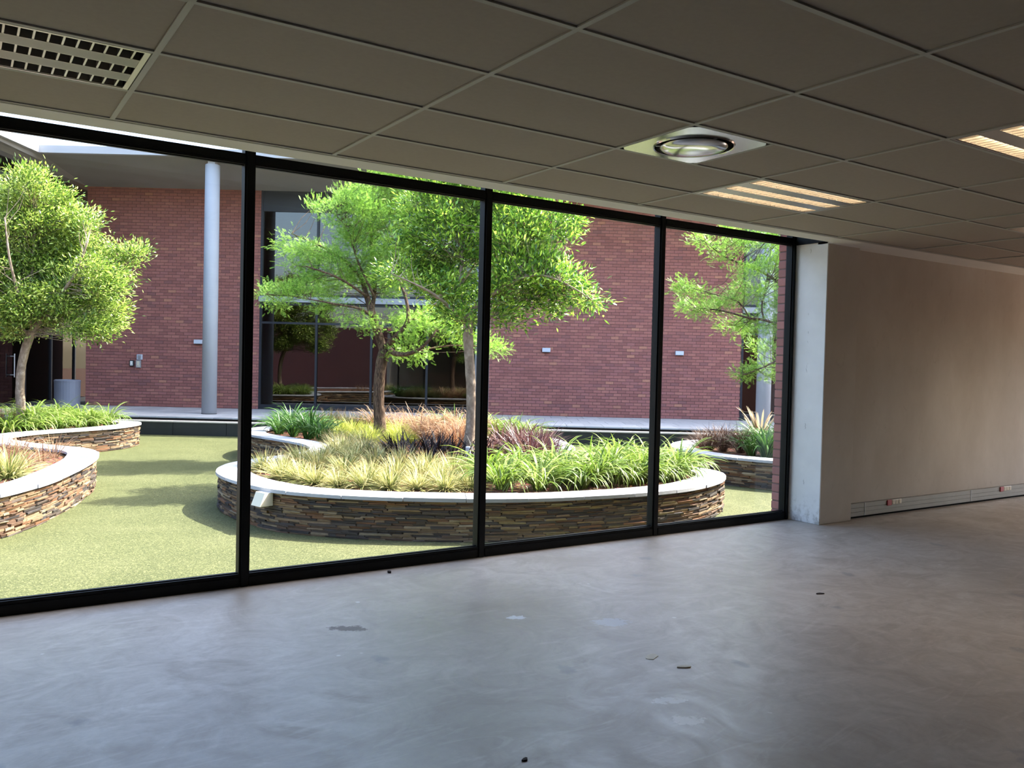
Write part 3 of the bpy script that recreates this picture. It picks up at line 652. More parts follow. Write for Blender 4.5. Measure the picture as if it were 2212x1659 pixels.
T2_L = [[(-2.308,15.0,-0.059,0.131),(-2.333,15.0,0.377,0.107),(-2.368,15.0,0.886,0.094),(-2.337,15.0,1.379,0.098),(-2.26,15.0,1.668,0.107)],[(-2.276,15.0,1.626,0.082),(-2.406,15.0,1.992,0.074),(-2.511,15.0,2.317,0.066),(-2.624,15.1,2.608,0.05),(-2.731,15.2,2.944,0.037),(-2.917,15.2,3.147,0.029),(-3.253,15.2,3.387,0.021),(-3.647,15.1,3.569,0.012),(-3.952,15.0,3.67,0.008)],[(-2.26,15.0,1.668,0.066),(-2.159,14.9,1.807,0.061),(-1.993,14.8,1.937,0.045),(-1.807,14.7,2.155,0.032),(-1.847,14.7,2.515,0.028),(-2.029,14.8,2.921,0.02),(-2.152,15.0,3.59,0.016)],[(-2.212,15.0,1.71,0.053),(-2.069,14.7,1.587,0.048),(-1.855,14.6,1.567,0.04),(-1.606,14.5,1.659,0.032),(-1.451,14.5,1.798,0.024),(-1.32,14.5,1.999,0.016)],[(-2.511,15.0,2.317,0.041),(-2.525,15.3,2.626,0.038),(-2.515,15.4,2.97,0.034),(-2.642,15.5,3.482,0.025),(-2.612,15.5,4.072,0.017),(-2.495,15.5,4.579,0.013)],[(-2.485,15.0,2.236,0.033),(-2.647,14.7,2.376,0.024),(-2.928,14.5,2.395,0.02),(-3.302,14.4,2.458,0.012),(-3.775,14.4,2.526,0.008),(-4.208,14.4,2.555,0.006)],[(-2.607,15.0,2.601,0.029),(-2.876,14.6,2.801,0.02),(-3.154,14.4,2.932,0.016),(-3.524,14.3,3.029,0.012)],[(-2.476,15.0,2.604,0.025),(-2.762,14.8,3.225,0.016),(-2.898,14.7,3.769,0.012),(-3.199,14.7,4.041,0.008)],[(-1.844,15.0,2.169,0.025),(-1.697,15.2,2.307,0.021),(-1.355,15.5,2.585,0.017),(-0.946,15.7,2.695,0.013)],[(-1.906,15.0,1.57,0.025),(-1.477,15.2,1.714,0.017),(-1.077,15.4,1.786,0.013),(-0.49,15.5,1.76,0.008),(-0.151,15.5,1.751,0.006)]]
T2_B = [(-4.39,15.15,2.67,0.22,0.4),(-3.93,14.54,2.6,0.22,0.4),(-3.61,14.52,2.6,0.25,0.45),(-3.48,15.34,2.71,0.27,0.5),(-4.05,15.09,3.49,0.2,0.6),(-3.67,14.72,3.4,0.23,0.6),(-3.51,15.25,3.39,0.27,0.6),(-3.04,14.76,3.21,0.31,0.6),(-3.84,14.92,3.13,0.18,0.5),(-3.44,14.95,2.98,0.29,0.5),(-3.09,15.46,2.96,0.27,0.5),(-3.52,15.39,4.24,0.19,0.5),(-3.21,14.78,3.93,0.15,0.5),(-2.94,14.78,4.26,0.26,0.7),(-2.77,14.92,4.41,0.26,0.7),(-2.56,14.5,4.06,0.32,0.8),(-2.85,14.81,3.71,0.32,0.7),(-2.64,15.45,3.73,0.36,0.8),(-2.29,15.34,4.05,0.38,0.8),(-2.4,15.04,3.34,0.37,0.8),(-1.98,14.99,3.43,0.37,0.8),(-2.15,15.45,4.41,0.38,0.8),(-2.73,15.09,3.02,0.29,0.6),(-2.28,15.44,2.9,0.38,0.7),(-1.79,15.5,3.0,0.38,0.7),(-2.73,14.53,2.17,0.19,0.35),(-2.47,14.62,2.1,0.12,0.4),(-1.99,15.26,2.22,0.27,0.6),(-1.51,14.63,2.2,0.3,0.6),(-1.21,14.84,2.06,0.28,0.5),(-0.88,14.8,1.86,0.23,0.4),(-0.48,15.05,1.79,0.2,0.35),(-0.22,14.55,1.73,0.14,0.4),(-2.1,14.95,1.59,0.11,0.5),(-1.67,15.06,1.56,0.1,0.5),(-1.74,14.62,1.87,0.18,0.5),(-3.32,14.84,2.37,0.15,0.4),(-4.18,15.0,2.44,0.11,0.4),(-2.23,14.8,4.68,0.36,0.8),(-1.76,14.92,4.8,0.41,0.8),(-1.42,14.91,4.24,0.41,0.8),(-3.59,14.59,2.86,0.16,0.5),(-3.17,15.09,2.47,0.17,0.4)]
T3_L = [[(-0.64,12.4,0.067,0.115),(-0.604,12.4,0.286,0.085),(-0.586,12.4,0.681,0.071),(-0.594,12.4,1.02,0.068),(-0.623,12.4,1.427,0.075),(-0.65,12.4,1.731,0.075),(-0.676,12.4,1.981,0.071),(-0.66,12.4,2.157,0.068)],[(-0.659,12.4,2.103,0.051),(-0.807,12.5,2.391,0.044),(-0.895,12.6,2.685,0.031),(-0.992,12.6,3.032,0.024),(-1.136,12.6,3.336,0.017),(-1.311,12.5,3.656,0.014),(-1.455,12.4,3.904,0.01)],[(-0.787,12.4,2.371,0.037),(-0.813,12.4,2.633,0.034),(-0.747,12.3,3.0,0.024),(-0.829,12.3,3.339,0.02),(-0.918,12.3,3.764,0.013),(-1.002,12.4,4.183,0.01)],[(-0.659,12.4,2.103,0.044),(-0.538,12.3,2.336,0.04),(-0.369,12.2,2.432,0.033),(-0.19,12.1,2.527,0.03),(0.056,12.0,2.688,0.02),(0.378,11.9,2.75,0.013),(0.765,11.8,2.588,0.01),(1.06,11.8,2.402,0.006)],[(-0.684,12.4,2.035,0.034),(-0.877,12.1,2.221,0.026),(-1.081,11.9,2.398,0.023),(-1.281,11.8,2.508,0.016),(-1.476,11.7,2.583,0.01),(-1.701,11.7,2.68,0.006)],[(-0.779,12.4,2.621,0.024),(-0.636,12.7,2.88,0.017),(-0.472,12.8,3.139,0.014),(-0.274,12.9,3.542,0.011),(-0.109,12.9,3.965,0.007)],[(-0.342,12.4,2.449,0.024),(-0.085,12.6,3.019,0.021),(0.181,12.7,3.451,0.014),(0.52,12.7,3.735,0.01),(0.833,12.7,3.673,0.007)],[(-0.753,12.4,3.012,0.017),(-0.704,12.7,3.43,0.014),(-0.698,12.8,3.863,0.011),(-0.673,12.8,4.279,0.007)]]
T3_B = [(-1.47,12.81,3.85,0.29,0.75),(-1.18,11.98,3.89,0.29,0.75),(-1.55,12.17,3.33,0.28,0.75),(-1.45,12.52,2.98,0.31,0.75),(-1.83,12.83,2.8,0.2,0.5),(-1.1,11.98,3.38,0.33,0.75),(-0.89,12.53,3.88,0.34,0.75),(-0.72,12.68,3.43,0.35,0.75),(-1.23,12.41,2.63,0.29,0.75),(-1.05,12.65,3.0,0.33,0.75),(-0.56,12.78,3.79,0.34,0.75),(-0.49,12.4,3.12,0.31,0.75),(-1.0,12.69,2.32,0.26,0.75),(-0.71,11.96,2.08,0.2,0.75),(-0.69,12.63,2.46,0.24,0.75),(-0.17,12.67,3.85,0.33,0.75),(0.1,11.97,3.53,0.31,0.75),(-0.15,12.01,3.21,0.33,0.75),(0.18,12.29,3.12,0.34,0.75),(0.44,12.23,3.38,0.23,0.75),(0.42,12.15,2.88,0.32,0.75),(0.13,12.74,2.76,0.31,0.75),(-0.21,11.91,2.74,0.26,0.75),(0.61,12.08,2.77,0.24,0.75),(0.61,12.54,2.62,0.25,0.75),(0.87,12.38,2.61,0.2,0.75),(0.83,12.4,2.75,0.14,0.75),(1.06,12.58,2.5,0.14,0.75),(1.15,11.96,2.37,0.09,0.75),(0.79,12.63,2.46,0.15,0.75),(0.48,12.55,2.48,0.22,0.75),(0.6,12.8,2.28,0.13,0.8),(0.27,12.52,2.34,0.14,0.75),(-0.07,12.89,2.42,0.23,0.75),(0.01,12.4,2.12,0.15,0.75),(-0.27,12.62,2.19,0.17,0.75),(0.69,11.94,3.54,0.2,0.75),(0.86,12.16,3.53,0.13,0.75),(0.73,12.07,3.37,0.12,0.75),(-0.79,12.45,4.2,0.34,0.75),(-0.18,12.35,4.19,0.34,0.75),(-1.23,12.09,4.24,0.3,0.75),(0.36,12.36,3.94,0.27,0.75),(-0.99,12.03,2.54,0.2,0.75),(-0.34,12.35,2.58,0.24,0.75),(-0.87,12.86,2.02,0.15,0.75)]
T4_L = [[(5.535,14.6,0.206,0.12),(5.49,14.6,0.846,0.104),(5.413,14.6,1.484,0.104),(5.294,14.6,1.96,0.096),(5.148,14.6,2.275,0.08)],[(5.233,14.6,2.118,0.048),(4.766,14.4,2.162,0.035),(4.386,14.3,2.251,0.027),(4.205,14.25,2.33,0.023),(3.958,14.2,2.306,0.019),(3.723,14.2,2.393,0.016),(3.372,14.2,2.462,0.012),(3.023,14.2,2.477,0.006)],[(4.205,14.25,2.33,0.016),(4.146,14.3,2.456,0.016),(4.238,14.4,2.715,0.012),(4.299,14.5,2.961,0.008)],[(5.189,14.6,2.236,0.048),(4.92,14.8,2.763,0.036),(4.704,14.9,2.968,0.029),(4.372,14.9,3.163,0.02),(4.125,14.9,3.279,0.016),(3.715,14.9,3.391,0.012),(3.3,14.9,3.704,0.008)],[(5.148,14.6,2.275,0.04),(5.092,15.1,3.119,0.033),(4.856,15.2,3.784,0.025),(4.595,15.2,4.191,0.017)],[(5.411,14.6,1.564,0.032),(4.943,14.3,1.71,0.023),(4.597,14.2,1.739,0.016),(4.262,14.1,1.538,0.012),(3.843,14.1,1.374,0.006)],[(3.958,14.2,2.306,0.012),(3.821,14.3,2.619,0.012),(3.349,14.3,2.725,0.008),(2.862,14.3,2.846,0.006)]]
T4_B = [(2.77,14.22,2.84,0.11,0.5),(2.98,14.36,2.78,0.13,0.5),(3.24,14.51,2.72,0.14,0.6),(3.03,15.07,2.58,0.1,0.4),(3.08,14.26,2.46,0.14,0.4),(3.47,14.96,2.56,0.16,0.5),(3.54,14.26,2.57,0.19,0.6),(3.78,14.44,2.71,0.22,0.7),(3.94,14.78,2.94,0.15,0.75),(3.74,14.72,2.25,0.16,0.5),(4.04,15.05,2.15,0.15,0.6),(4.01,14.51,2.28,0.13,0.75),(3.29,15.04,3.77,0.13,0.5),(3.54,15.03,3.65,0.18,0.6),(3.61,14.82,3.39,0.19,0.6),(3.76,14.12,3.1,0.15,0.6),(3.87,14.9,3.72,0.18,0.6),(4.22,15.0,3.7,0.23,0.75),(4.39,14.62,3.73,0.28,0.75),(4.42,14.3,3.33,0.25,0.75),(4.19,14.28,3.21,0.2,0.75),(4.63,14.95,3.01,0.23,0.75),(4.1,14.19,2.69,0.17,0.75),(4.47,14.65,2.58,0.2,0.75),(4.23,14.3,2.15,0.19,0.75),(4.53,14.4,2.25,0.22,0.75),(4.34,15.08,1.88,0.15,0.6),(4.42,14.38,1.85,0.17,0.7),(4.71,14.78,1.63,0.18,0.7),(4.41,14.87,1.55,0.15,0.5),(3.92,14.39,1.39,0.1,0.5),(4.04,14.25,1.45,0.09,0.5),(4.57,14.87,1.36,0.11,0.6),(4.68,14.55,2.74,0.28,0.75),(4.77,14.39,3.2,0.35,0.75),(4.85,14.31,2.41,0.31,0.75),(5.21,15.08,1.8,0.29,0.75),(5.22,14.75,2.77,0.48,0.75),(5.31,14.62,3.55,0.56,0.75),(4.53,14.21,3.94,0.35,0.75),(4.3,15.01,4.07,0.23,0.75),(3.62,14.43,3.88,0.17,0.75),(5.84,14.89,2.79,0.65,0.75),(5.92,15.01,1.98,0.49,0.75)]

# ================================================================ planters
ZC, SOIL = .12, .06
def catmull(pts, ds=.05):
    P = [np.array(p, float) for p in pts]; n = len(P); out = []
    for i in range(n):
        p0, p1, p2, p3 = P[i-1], P[i], P[(i+1) % n], P[(i+2) % n]
        k = max(2, int(np.linalg.norm(p2-p1)/ds))
        for t in np.linspace(0, 1, k, endpoint=False):
            out.append(.5*((2*p1)+(-p0+p2)*t+(2*p0-5*p1+4*p2-p3)*t*t+(-p0+3*p1-3*p2+p3)*t**3))
    Q = np.array(out)
    for _ in range(2): Q = (np.roll(Q, 2, 0)+np.roll(Q, 1, 0)+Q+np.roll(Q, -1, 0)+np.roll(Q, -2, 0))/5
    return Q
class Outline:
    def __init__(s, pts):
        Q = catmull(pts); area = .5*np.sum(Q[:, 0]*np.roll(Q[:, 1], -1)-np.roll(Q[:, 0], -1)*Q[:, 1])
        if area < 0: Q = Q[::-1]
        d = np.linalg.norm(np.roll(Q, -1, 0)-Q, axis=1); cum = np.concatenate([[0], np.cumsum(d)]); s.L = cum[-1]
        n = int(s.L/.05); tt = np.linspace(0, s.L, n, endpoint=False)
        Qc = np.vstack([Q, Q[:1]])
        s.P = np.stack([np.interp(tt, cum, Qc[:, 0]), np.interp(tt, cum, Qc[:, 1])], 1); s.n = n; s.ds = s.L/n
        T = np.roll(s.P, -1, 0)-np.roll(s.P, 1, 0); T /= np.linalg.norm(T, axis=1)[:, None]
        s.T = T; s.N = np.stack([T[:, 1], -T[:, 0]], 1)          # outward for counter-clockwise outlines
    def at(s, a):
        k = (a % s.L)/s.ds; i = int(k) % s.n; j = (i+1) % s.n; f = k-int(k)
        return s.P[i]*(1-f)+s.P[j]*f, s.N[i]*(1-f)+s.N[j]*f, s.T[i]
    def inset(s, d): return s.P - s.N*d
    def inside(s, p, d):
        Q = s.inset(d); x, y = p; c = False; j = len(Q)-1
        for i in range(len(Q)):
            if (Q[i][1] > y) != (Q[j][1] > y) and x < (Q[j][0]-Q[i][0])*(y-Q[i][1])/(Q[j][1]-Q[i][1])+Q[i][0]: c = not c
            j = i
        return c
unit_stones = []
for k in range(6):
    r = lambda a: random.uniform(-a, a)
    p = [(-.5+r(.04), -.5+r(.1), -.5+r(.12)), (.5+r(.04), -.5+r(.1), -.5+r(.12)), (.5+r(.03), .5, -.5), (-.5+r(.03), .5, -.5),
         (-.5+r(.06), -.5+r(.1), .5+r(.12)), (.5+r(.06), -.5+r(.1), .5+r(.12)), (.5, .5, .5), (-.5, .5, .5)]
    unit_stones.append(MB().hexa(p).mesh('ledge_stone', M['stone']))
def planter(name, label, pts, centre):
    ol = Outline(pts); c = np.array(centre)
    t = tag(empty(name, B(centre[0], centre[1], TZ), RZ), label, 'planter')
    def loc(a): return [(float(x), float(y)) for x, y in (a - c)]
    MB().prism(loc(ol.inset(.085)), 0, .30).build('core', M['joint'], t)
    MB().prism(loc(ol.inset(.34)), .29, SOIL-TZ).build('soil', M['soil'], t)
    # dry-stacked slate: courses of thin stones
    st = []; z = 0.0; top = ZC-TZ-.036
    while z < top-.008:
        h = min(random.uniform(.013, .028), top-z)
        if top-z-h < .012: h = top-z
        a = random.uniform(0, .2)
        e = a+ol.L
        while a < e-.03:
            l = min(random.uniform(.08, .36), e-a)
            p, nrm, tg = ol.at(a+l/2)
            st.append((p - nrm*(.075+random.uniform(-.016, .012)), tg, l-.004, z+h/2, h-.003, nrm)); a += l
        z += h
    def key(s_):
        d = -s_[0]; dist = np.linalg.norm(d); face = float(np.dot(s_[5], d/dist))
        return (dist/(.05+max(face, 0)) if face > 0 else 1e6+dist)
    st.sort(key=key)
    rest = MB()
    for k, (p, tg, l, zz, h, nrm) in enumerate(st):
        ang = math.atan2(tg[1], tg[0])
        if k < 300:
            o = add('ledge_stone', unit_stones[k % 6], t, (float(p[0]-c[0]), float(p[1]-c[1]), zz), ang); o.scale = (l, .07, h)
            o.rotation_euler[1] = random.uniform(-.012, .012)
        else:
            vv = [v.co.copy() for v in unit_stones[k % 6].vertices]; ca, sa = math.cos(ang), math.sin(ang)
            rest.hexa([(float(p[0]-c[0])+ca*v.x*l-sa*v.y*.07, float(p[1]-c[1])+sa*v.x*l+ca*v.y*.07, zz+v.z*h) for v in vv])
    o = rest.build('stonework', M['stone'], t); o['kind'] = 'stuff'
    # coping slabs
    ns = int(ol.L/.62); sl_ = ol.L/ns
    for k in range(ns):
        a0, a1 = k*sl_+.004, (k+1)*sl_-.004; n_ = 6; mb = MB(); O = []; I = []
        jt = random.uniform(-.008, .008)
        for q_ in range(n_+1):
            p, nrm, _ = ol.at(a0+(a1-a0)*q_/n_); nrm = nrm/np.linalg.norm(nrm)
            O.append(p+nrm*jt-c); I.append(p-nrm*.38-c)
        z0, z1 = ZC-TZ-.036, ZC-TZ+random.uniform(-.003, .003)
        for A_, z_ in ((O, z0), (I, z0), (O, z1), (I, z1)): mb.v += [(float(p[0]), float(p[1]), z_) for p in A_]
        n1 = n_+1
        for q_ in range(n_):
            mb.f += [(2*n1+q_, 2*n1+q_+1, 3*n1+q_+1, 3*n1+q_), (q_+1, q_, n1+q_, n1+q_+1), (q_, q_+1, 2*n1+q_+1, 2*n1+q_), (n1+q_+1, n1+q_, 3*n1+q_, 3*n1+q_+1)]
        mb.f += [(0, 2*n1, 3*n1, n1), (n_, n1+n_, 3*n1+n_, 2*n1+n_)]
        mb.build('coping_slab', M['coping'], t)
    return ol
P1 = [(-3.49,10.0),(-3.25,9.55),(-2.92,9.13),(-2.4,8.66),(-1.68,8.42),(-1.0,8.35),(-.33,8.38),(.27,8.5),(.9,8.76),(1.52,9.09),(2.06,9.52),(2.42,10),(2.7,10.52),(2.78,10.95),(2.7,11.33),(2.4,11.65),(1.9,11.85),(1.4,12.02),(1.08,12.35),(.98,12.9),(1.05,13.7),(1.03,14.3),(.9,15.2),(.6,15.9),(0,16.5),(-1,17.0),(-2.2,17.25),(-3.4,17.3),(-4.4,17.05),(-4.9,16.5),(-4.97,15.9),(-4.8,15.2),(-4.45,14.65),(-4.0,14.2),(-3.45,13.6),(-3.1,13.0),(-3.0,12.5),(-3.1,12.0),(-3.35,11.5),(-3.55,11.0),(-3.6,10.5)]
P2 = [(-4.83,8.0),(-4.82,8.44),(-4.86,8.95),(-5.02,9.72),(-5.24,10.54),(-5.46,11.18),(-5.72,11.71),(-6.05,12.08),(-6.5,12.3),(-7.07,12.6),(-7.64,13.0),(-7.95,13.4),(-8.02,13.9),(-7.92,14.4),(-7.69,14.87),(-7.41,15.49),(-7.27,16.11),(-7.32,16.72),(-7.51,17.05),(-7.9,17.25),(-8.8,17.4),(-10,17.3),(-11.0,16.8),(-11.5,15.8),(-11.4,14.6),(-11.1,13.6),(-11.2,12.5),(-11.0,11),(-10.4,9.5),(-9.2,8.2),(-8,7.4),(-6.6,6.9),(-5.6,6.95),(-5.05,7.4)]
P3 = [(2.75,14.48),(2.79,13.87),(3.04,13.29),(3.38,12.9),(3.71,12.62),(4.05,12.45),(4.8,12.2),(6,12.1),(7.2,12.6),(7.8,13.6),(7.6,15),(6.6,16),(5.2,16.4),(4.2,16.3),(3.55,15.98),(3.17,15.65),(2.88,15.1)]
OL1 = planter('stone_planter', 'large kidney-shaped slate planter holding two trees, a white box light on its side', P1, (-.6, 12.0))
OL2 = planter('stone_planter', 'kidney-shaped slate planter with a small bushy tree and a mostly bare front bed', P2, (-8.0, 12.0))
OL3 = planter('stone_planter', 'slate planter in front of the white column, seen beside the brick pier', P3, (5.2, 14.2))

# ================================================================ plants
def blades(n, L, w, lean, droop, r0=.05, segs=5, jit=.25, seed=0, taper=.8, wide=.75):
    g = np.random.default_rng(seed)
    az = g.uniform(0, 2*np.pi, n); l = L*g.uniform(1-jit, 1+jit*.6, n); e = np.radians(lean[0]+(lean[1]-lean[0])*g.uniform(0, 1, n)**wide); dr = np.radians(droop)*g.uniform(.5, 1.3, n)
    ww = w*g.uniform(.7, 1.25, n); base_r = r0*np.sqrt(g.uniform(0, 1, n)); ba = az+g.uniform(-.8, .8, n)
    px = base_r*np.cos(ba); py = base_r*np.sin(ba); pz = np.zeros(n)
    side = np.stack([-np.sin(az), np.cos(az), np.zeros(n)], 1)
    tw = g.uniform(-.6, .6, n); V = []; T = []
    for k in range(segs+1):
        t = k/segs
        prof = (.55+.9*t if t < .35 else 1.0)*(1-t**2.2)**taper + .02
        hw = (ww*prof/2)[:, None]
        sd = side*np.cos(tw)[:, None] + np.stack([np.zeros(n)]*2+[np.sin(tw)], 1)
        P = np.stack([px, py, pz], 1); V += [P-sd*hw, P+sd*hw]; T += [np.full(n, t)]*2
        ang = e+dr*(t+.5/segs)**1.5; d = l/segs
        px = px+d*np.sin(ang)*np.cos(az); py = py+d*np.sin(ang)*np.sin(az); pz = pz+d*np.cos(ang)
    V = np.stack(V, 1).reshape(-1, 3); T = np.stack(T, 1).reshape(-1)
    m_ = 2*(segs+1); base = (np.arange(n)*m_)[:, None]
    F = np.concatenate([base+np.array([2*k, 2*k+1, 2*k+3, 2*k+2]) for k in range(segs)], 0)
    V[:, 2] = np.maximum(V[:, 2], .004)
    return V, F, T
M['lily'] = leafmat('lily_leaf', [(106,130,46),(84,110,38),(128,148,68),(146,162,92),(92,118,44)], .40)
M['dlily'] = leafmat('dark_lily_leaf', [(52,92,34),(44,78,30),(70,108,44),(84,118,56)], .35)
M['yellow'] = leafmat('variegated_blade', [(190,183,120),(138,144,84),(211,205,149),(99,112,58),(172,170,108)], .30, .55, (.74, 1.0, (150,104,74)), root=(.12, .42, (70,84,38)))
M['greyg'] = leafmat('grey_green_blade', [(91,100,63),(79,89,57),(106,110,72),(72,79,47)], .35, .55, (.75, 1.0, (150,120,84)))
M['gold'] = leafmat('golden_blade', [(181,184,85),(154,163,66),(202,200,110),(133,147,59)], .36)
M['olive'] = leafmat('olive_blade', [(69,80,41),(83,89,45),(59,72,36),(95,91,53)], .35, .55, (.7, 1.0, (140,104,72)))
M['brown'] = leafmat('copper_blade', [(132,91,64),(116,78,55),(148,110,81),(103,69,49),(158,125,96)], .35, .55, (.65, 1.0, (206,176,142)))
M['purple'] = leafmat('black_flax', [(30,25,30),(40,32,37),(24,22,27)], .08, .6, None, .15)
M['red'] = M['red']
M['rflax'] = leafmat('red_flax', [(89,56,57),(72,44,47),(107,74,72),(63,39,42),(121,91,86)], .25, .4)
M['sedge'] = leafmat('rusty_sedge', [(83,54,38),(69,45,33),(100,69,50),(57,41,33)], .25, .55)
M['dry'] = leafmat('dry_straw', [(141,110,82),(121,88,63),(155,127,98),(106,74,53)], .3, .6)
M['plume'] = leafmat('pale_plume', [(162,144,118),(150,129,103),(171,156,133)], .4, .7)
KINDS = {  # n, length, width, lean, droop, base radius
 'lily': (105, .62, .023, (2, 40), 135, .06, 7), 'dlily': (95, .60, .026, (2, 32), 105, .08, 7), 'yellow': (340, .31, .0085, (4, 86), 40, .06, 5),
 'greyg': (240, .32, .008, (4, 62), 40, .08, 4), 'gold': (280, .36, .009, (4, 60), 55, .08, 4), 'olive': (220, .42, .009, (3, 48), 45, .09, 4),
 'brown': (150, .58, .0065, (2, 40), 60, .10, 5), 'purple': (34, .52, .030, (6, 60), 22, .05, 5), 'rflax': (60, .54, .020, (6, 62), 40, .06, 5),
 'sedge': (170, .48, .010, (3, 52), 60, .07, 5), 'dry': (46, .36, .008, (3, 52), 40, .05, 4)}
meshes = {}
for kk, (n, L_, w_, le, dr, r0, sg) in KINDS.items():
    meshes[kk] = []
    for s_ in range(4):
        V, F, T = blades(n, L_, w_, le, dr, r0, sg, seed=sum(map(ord, kk))*10+s_)
        if kk == 'brown':                                   # nodding seed heads
            V2, F2, T2 = blades(46, L_*1.15, .013, (2, 36), 85, r0, 6, seed=900+s_, taper=.3)
            V = np.vstack([V, V2]); F = np.vstack([F, F2+len(V)-len(V2)]); T = np.concatenate([T, T2])
        meshes[kk].append(np_mesh(kk+'_clump', V, F, M[kk], T))
SPACE = {'lily': .30, 'dlily': .32, 'yellow': .30, 'greyg': .30, 'gold': .32, 'olive': .32, 'brown': .34, 'purple': .28, 'rflax': .28, 'sedge': .30, 'dry': .26}
RIM = {'lily': .60, 'dlily': .58, 'brown': .60, 'sedge': .56}
WAIT = []                                               # plants wait here until they have been spaced out
FIXED = {id(OL1): [(T2_L[0][0][:2], .24), (T3_L[0][0][:2], .22), (SPIKES[0], .14)], id(OL2): [(T1_L[0][0][:2], .22), (SPIKES[1], .14)], id(OL3): [(T4_L[0][0][:2], .22), (R_PAMPAS[0], .30)]}
def plant(name, kind, pts, label, cat, group, ol, sc=(.85, 1.15), zs=1.0):
    for k, (u, v) in enumerate(pts): WAIT.append([np.array([u, v], float)+rng.uniform(-.03, .03, 2), ol, name, kind, k, label, cat, group, sc, zs])
def set_out():
    for ol in (OL1, OL2, OL3):
        W_ = [w for w in WAIT if w[1] is ol]; fx = FIXED[id(ol)]
        for it in range(160):
            for i, a in enumerate(W_):
                push = np.zeros(2)
                for j, b in enumerate(W_):
                    if i == j: continue
                    need = (SPACE[a[3]]+SPACE[b[3]])/2; d = a[0]-b[0]; r = np.hypot(*d)
                    if r < need: push += (d/(r+1e-4) if r > 1e-4 else rng.normal(size=2))*(need-r)*.5
                for (c, need) in fx:
                    d = a[0]-np.array(c); r = np.hypot(*d)
                    if r < need+.06: push += d/(r+1e-4)*(need+.06-r)
                a[0] = a[0]+np.clip(push, -.12, .12)
                m_ = RIM.get(a[3], .53)
                dd = ol.P-a[0]; q = int(np.argmin((dd**2).sum(1))); depth = float(np.dot(dd[q], ol.N[q]))
                if depth < m_: a[0] = a[0]-ol.N[q]*min(m_-depth, .2)
    for (p, ol, name, kind, k, label, cat, group, sc, zs) in WAIT:
        o = add(name, meshes[kind][k % 4], None, B(float(p[0]), float(p[1]), SOIL), random.uniform(0, 6.28))
        s_ = random.uniform(*sc); o.scale = (s_, s_, s_*zs*random.uniform(.92, 1.08))
        tag(o, label, cat, group)
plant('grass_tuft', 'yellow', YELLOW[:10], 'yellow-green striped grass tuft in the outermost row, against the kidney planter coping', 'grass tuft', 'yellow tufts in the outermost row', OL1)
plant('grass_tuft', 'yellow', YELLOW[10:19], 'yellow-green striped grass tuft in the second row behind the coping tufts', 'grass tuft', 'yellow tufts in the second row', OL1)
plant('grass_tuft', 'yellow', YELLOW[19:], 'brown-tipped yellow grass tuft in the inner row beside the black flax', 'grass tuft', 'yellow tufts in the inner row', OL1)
plant('grey_grass_tuft', 'greyg', GREYGRASS, 'grey-green grass tuft at the waist of the kidney planter', 'grass tuft', 'grey-green grass tufts at the planter waist', OL1)
plant('golden_grass', 'gold', GOLD, 'bright golden-green grass clump around the rough-barked tree', 'grass clump', 'golden grass clumps around the rough tree', OL1)
plant('broad_lily', 'dlily', DARKLILY, 'tall dark green strap-leaved lily in the shaded lobe of the kidney planter', 'lily', 'dark green lilies in the shaded lobe', OL1)
plant('olive_grass', 'olive', OLIVE, 'olive grass clump behind the dark green lilies', 'grass clump', 'olive grass clumps behind the lilies', OL1)
plant('fountain_grass', 'brown', BROWN, 'tall copper-brown fountain grass with nodding seed heads between the two trunks', 'grass clump', 'copper fountain grasses between the trunks', OL1)
plant('black_flax', 'purple', PURPLE, 'near-black spiky flax plant between the yellow tufts and the copper grass', 'flax', 'black flax plants in the kidney planter', OL1)
plant('red_flax', 'rflax', REDFLAX[:9], 'reddish-bronze spiky flax beside the smooth trunk, behind bright green lilies', 'flax', 'bronze flax plants beside the smooth trunk', OL1)
plant('red_flax', 'rflax', REDFLAX[9:], 'reddish-bronze spiky flax showing its tips above the bright green lilies', 'flax', 'bronze flax plants above the bright lilies', OL1)
plant('arching_lily', 'lily', BACKLILY, 'bright green arching lily in the row behind the bronze flax', 'lily', 'lilies in the row behind the bronze flax', OL1)
plant('strap_lily', 'lily', LILY[:8], 'bright green strap-leaved lily standing against the sunny coping of the kidney planter', 'lily', 'bright lilies against the sunny coping', OL1)
plant('strap_lily', 'lily', LILY[8:], 'bright green strap-leaved lily in the rows between coping lilies and bronze flax', 'lily', 'bright lilies in the inner rows', OL1)
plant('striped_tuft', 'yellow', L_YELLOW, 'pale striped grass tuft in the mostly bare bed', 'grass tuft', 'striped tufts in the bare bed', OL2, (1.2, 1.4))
plant('dry_tuft', 'dry', L_BROWN, 'sparse dry straw-brown tuft on the bare bark soil', 'grass tuft', 'dry tufts on the bare bed', OL2)
plant('bushy_lily', 'lily', L_LILY[:7], 'bright green lily beside the coping, in the bed of the small bushy tree', 'lily', 'lilies at the coping of the bushy tree bed', OL2)
plant('bushy_lily', 'lily', L_LILY[7:13], 'bright green lily in the middle row under the small bushy tree', 'lily', 'lilies in the middle row under the bushy tree', OL2)
plant('bushy_lily', 'lily', L_LILY[13:], 'bright green lily in the row facing the water channel, under the bushy tree', 'lily', 'lilies under the bushy tree facing the channel', OL2)
plant('brown_sedge', 'sedge', L_SEDGE, 'brown sedge clump beside the trunk of the bushy tree', 'sedge', 'brown sedges beside the bushy tree', OL2)
plant('rusty_sedge', 'sedge', R_SEDGE, 'rusty brown sedge clump in the planter before the white column', 'sedge', 'rusty sedges before the white column', OL3)
plant('shade_lily', 'dlily', R_LILY, 'green lily beside the rusty sedges next to the brick pier', 'lily', 'green lilies beside the rusty sedges', OL3)
set_out()
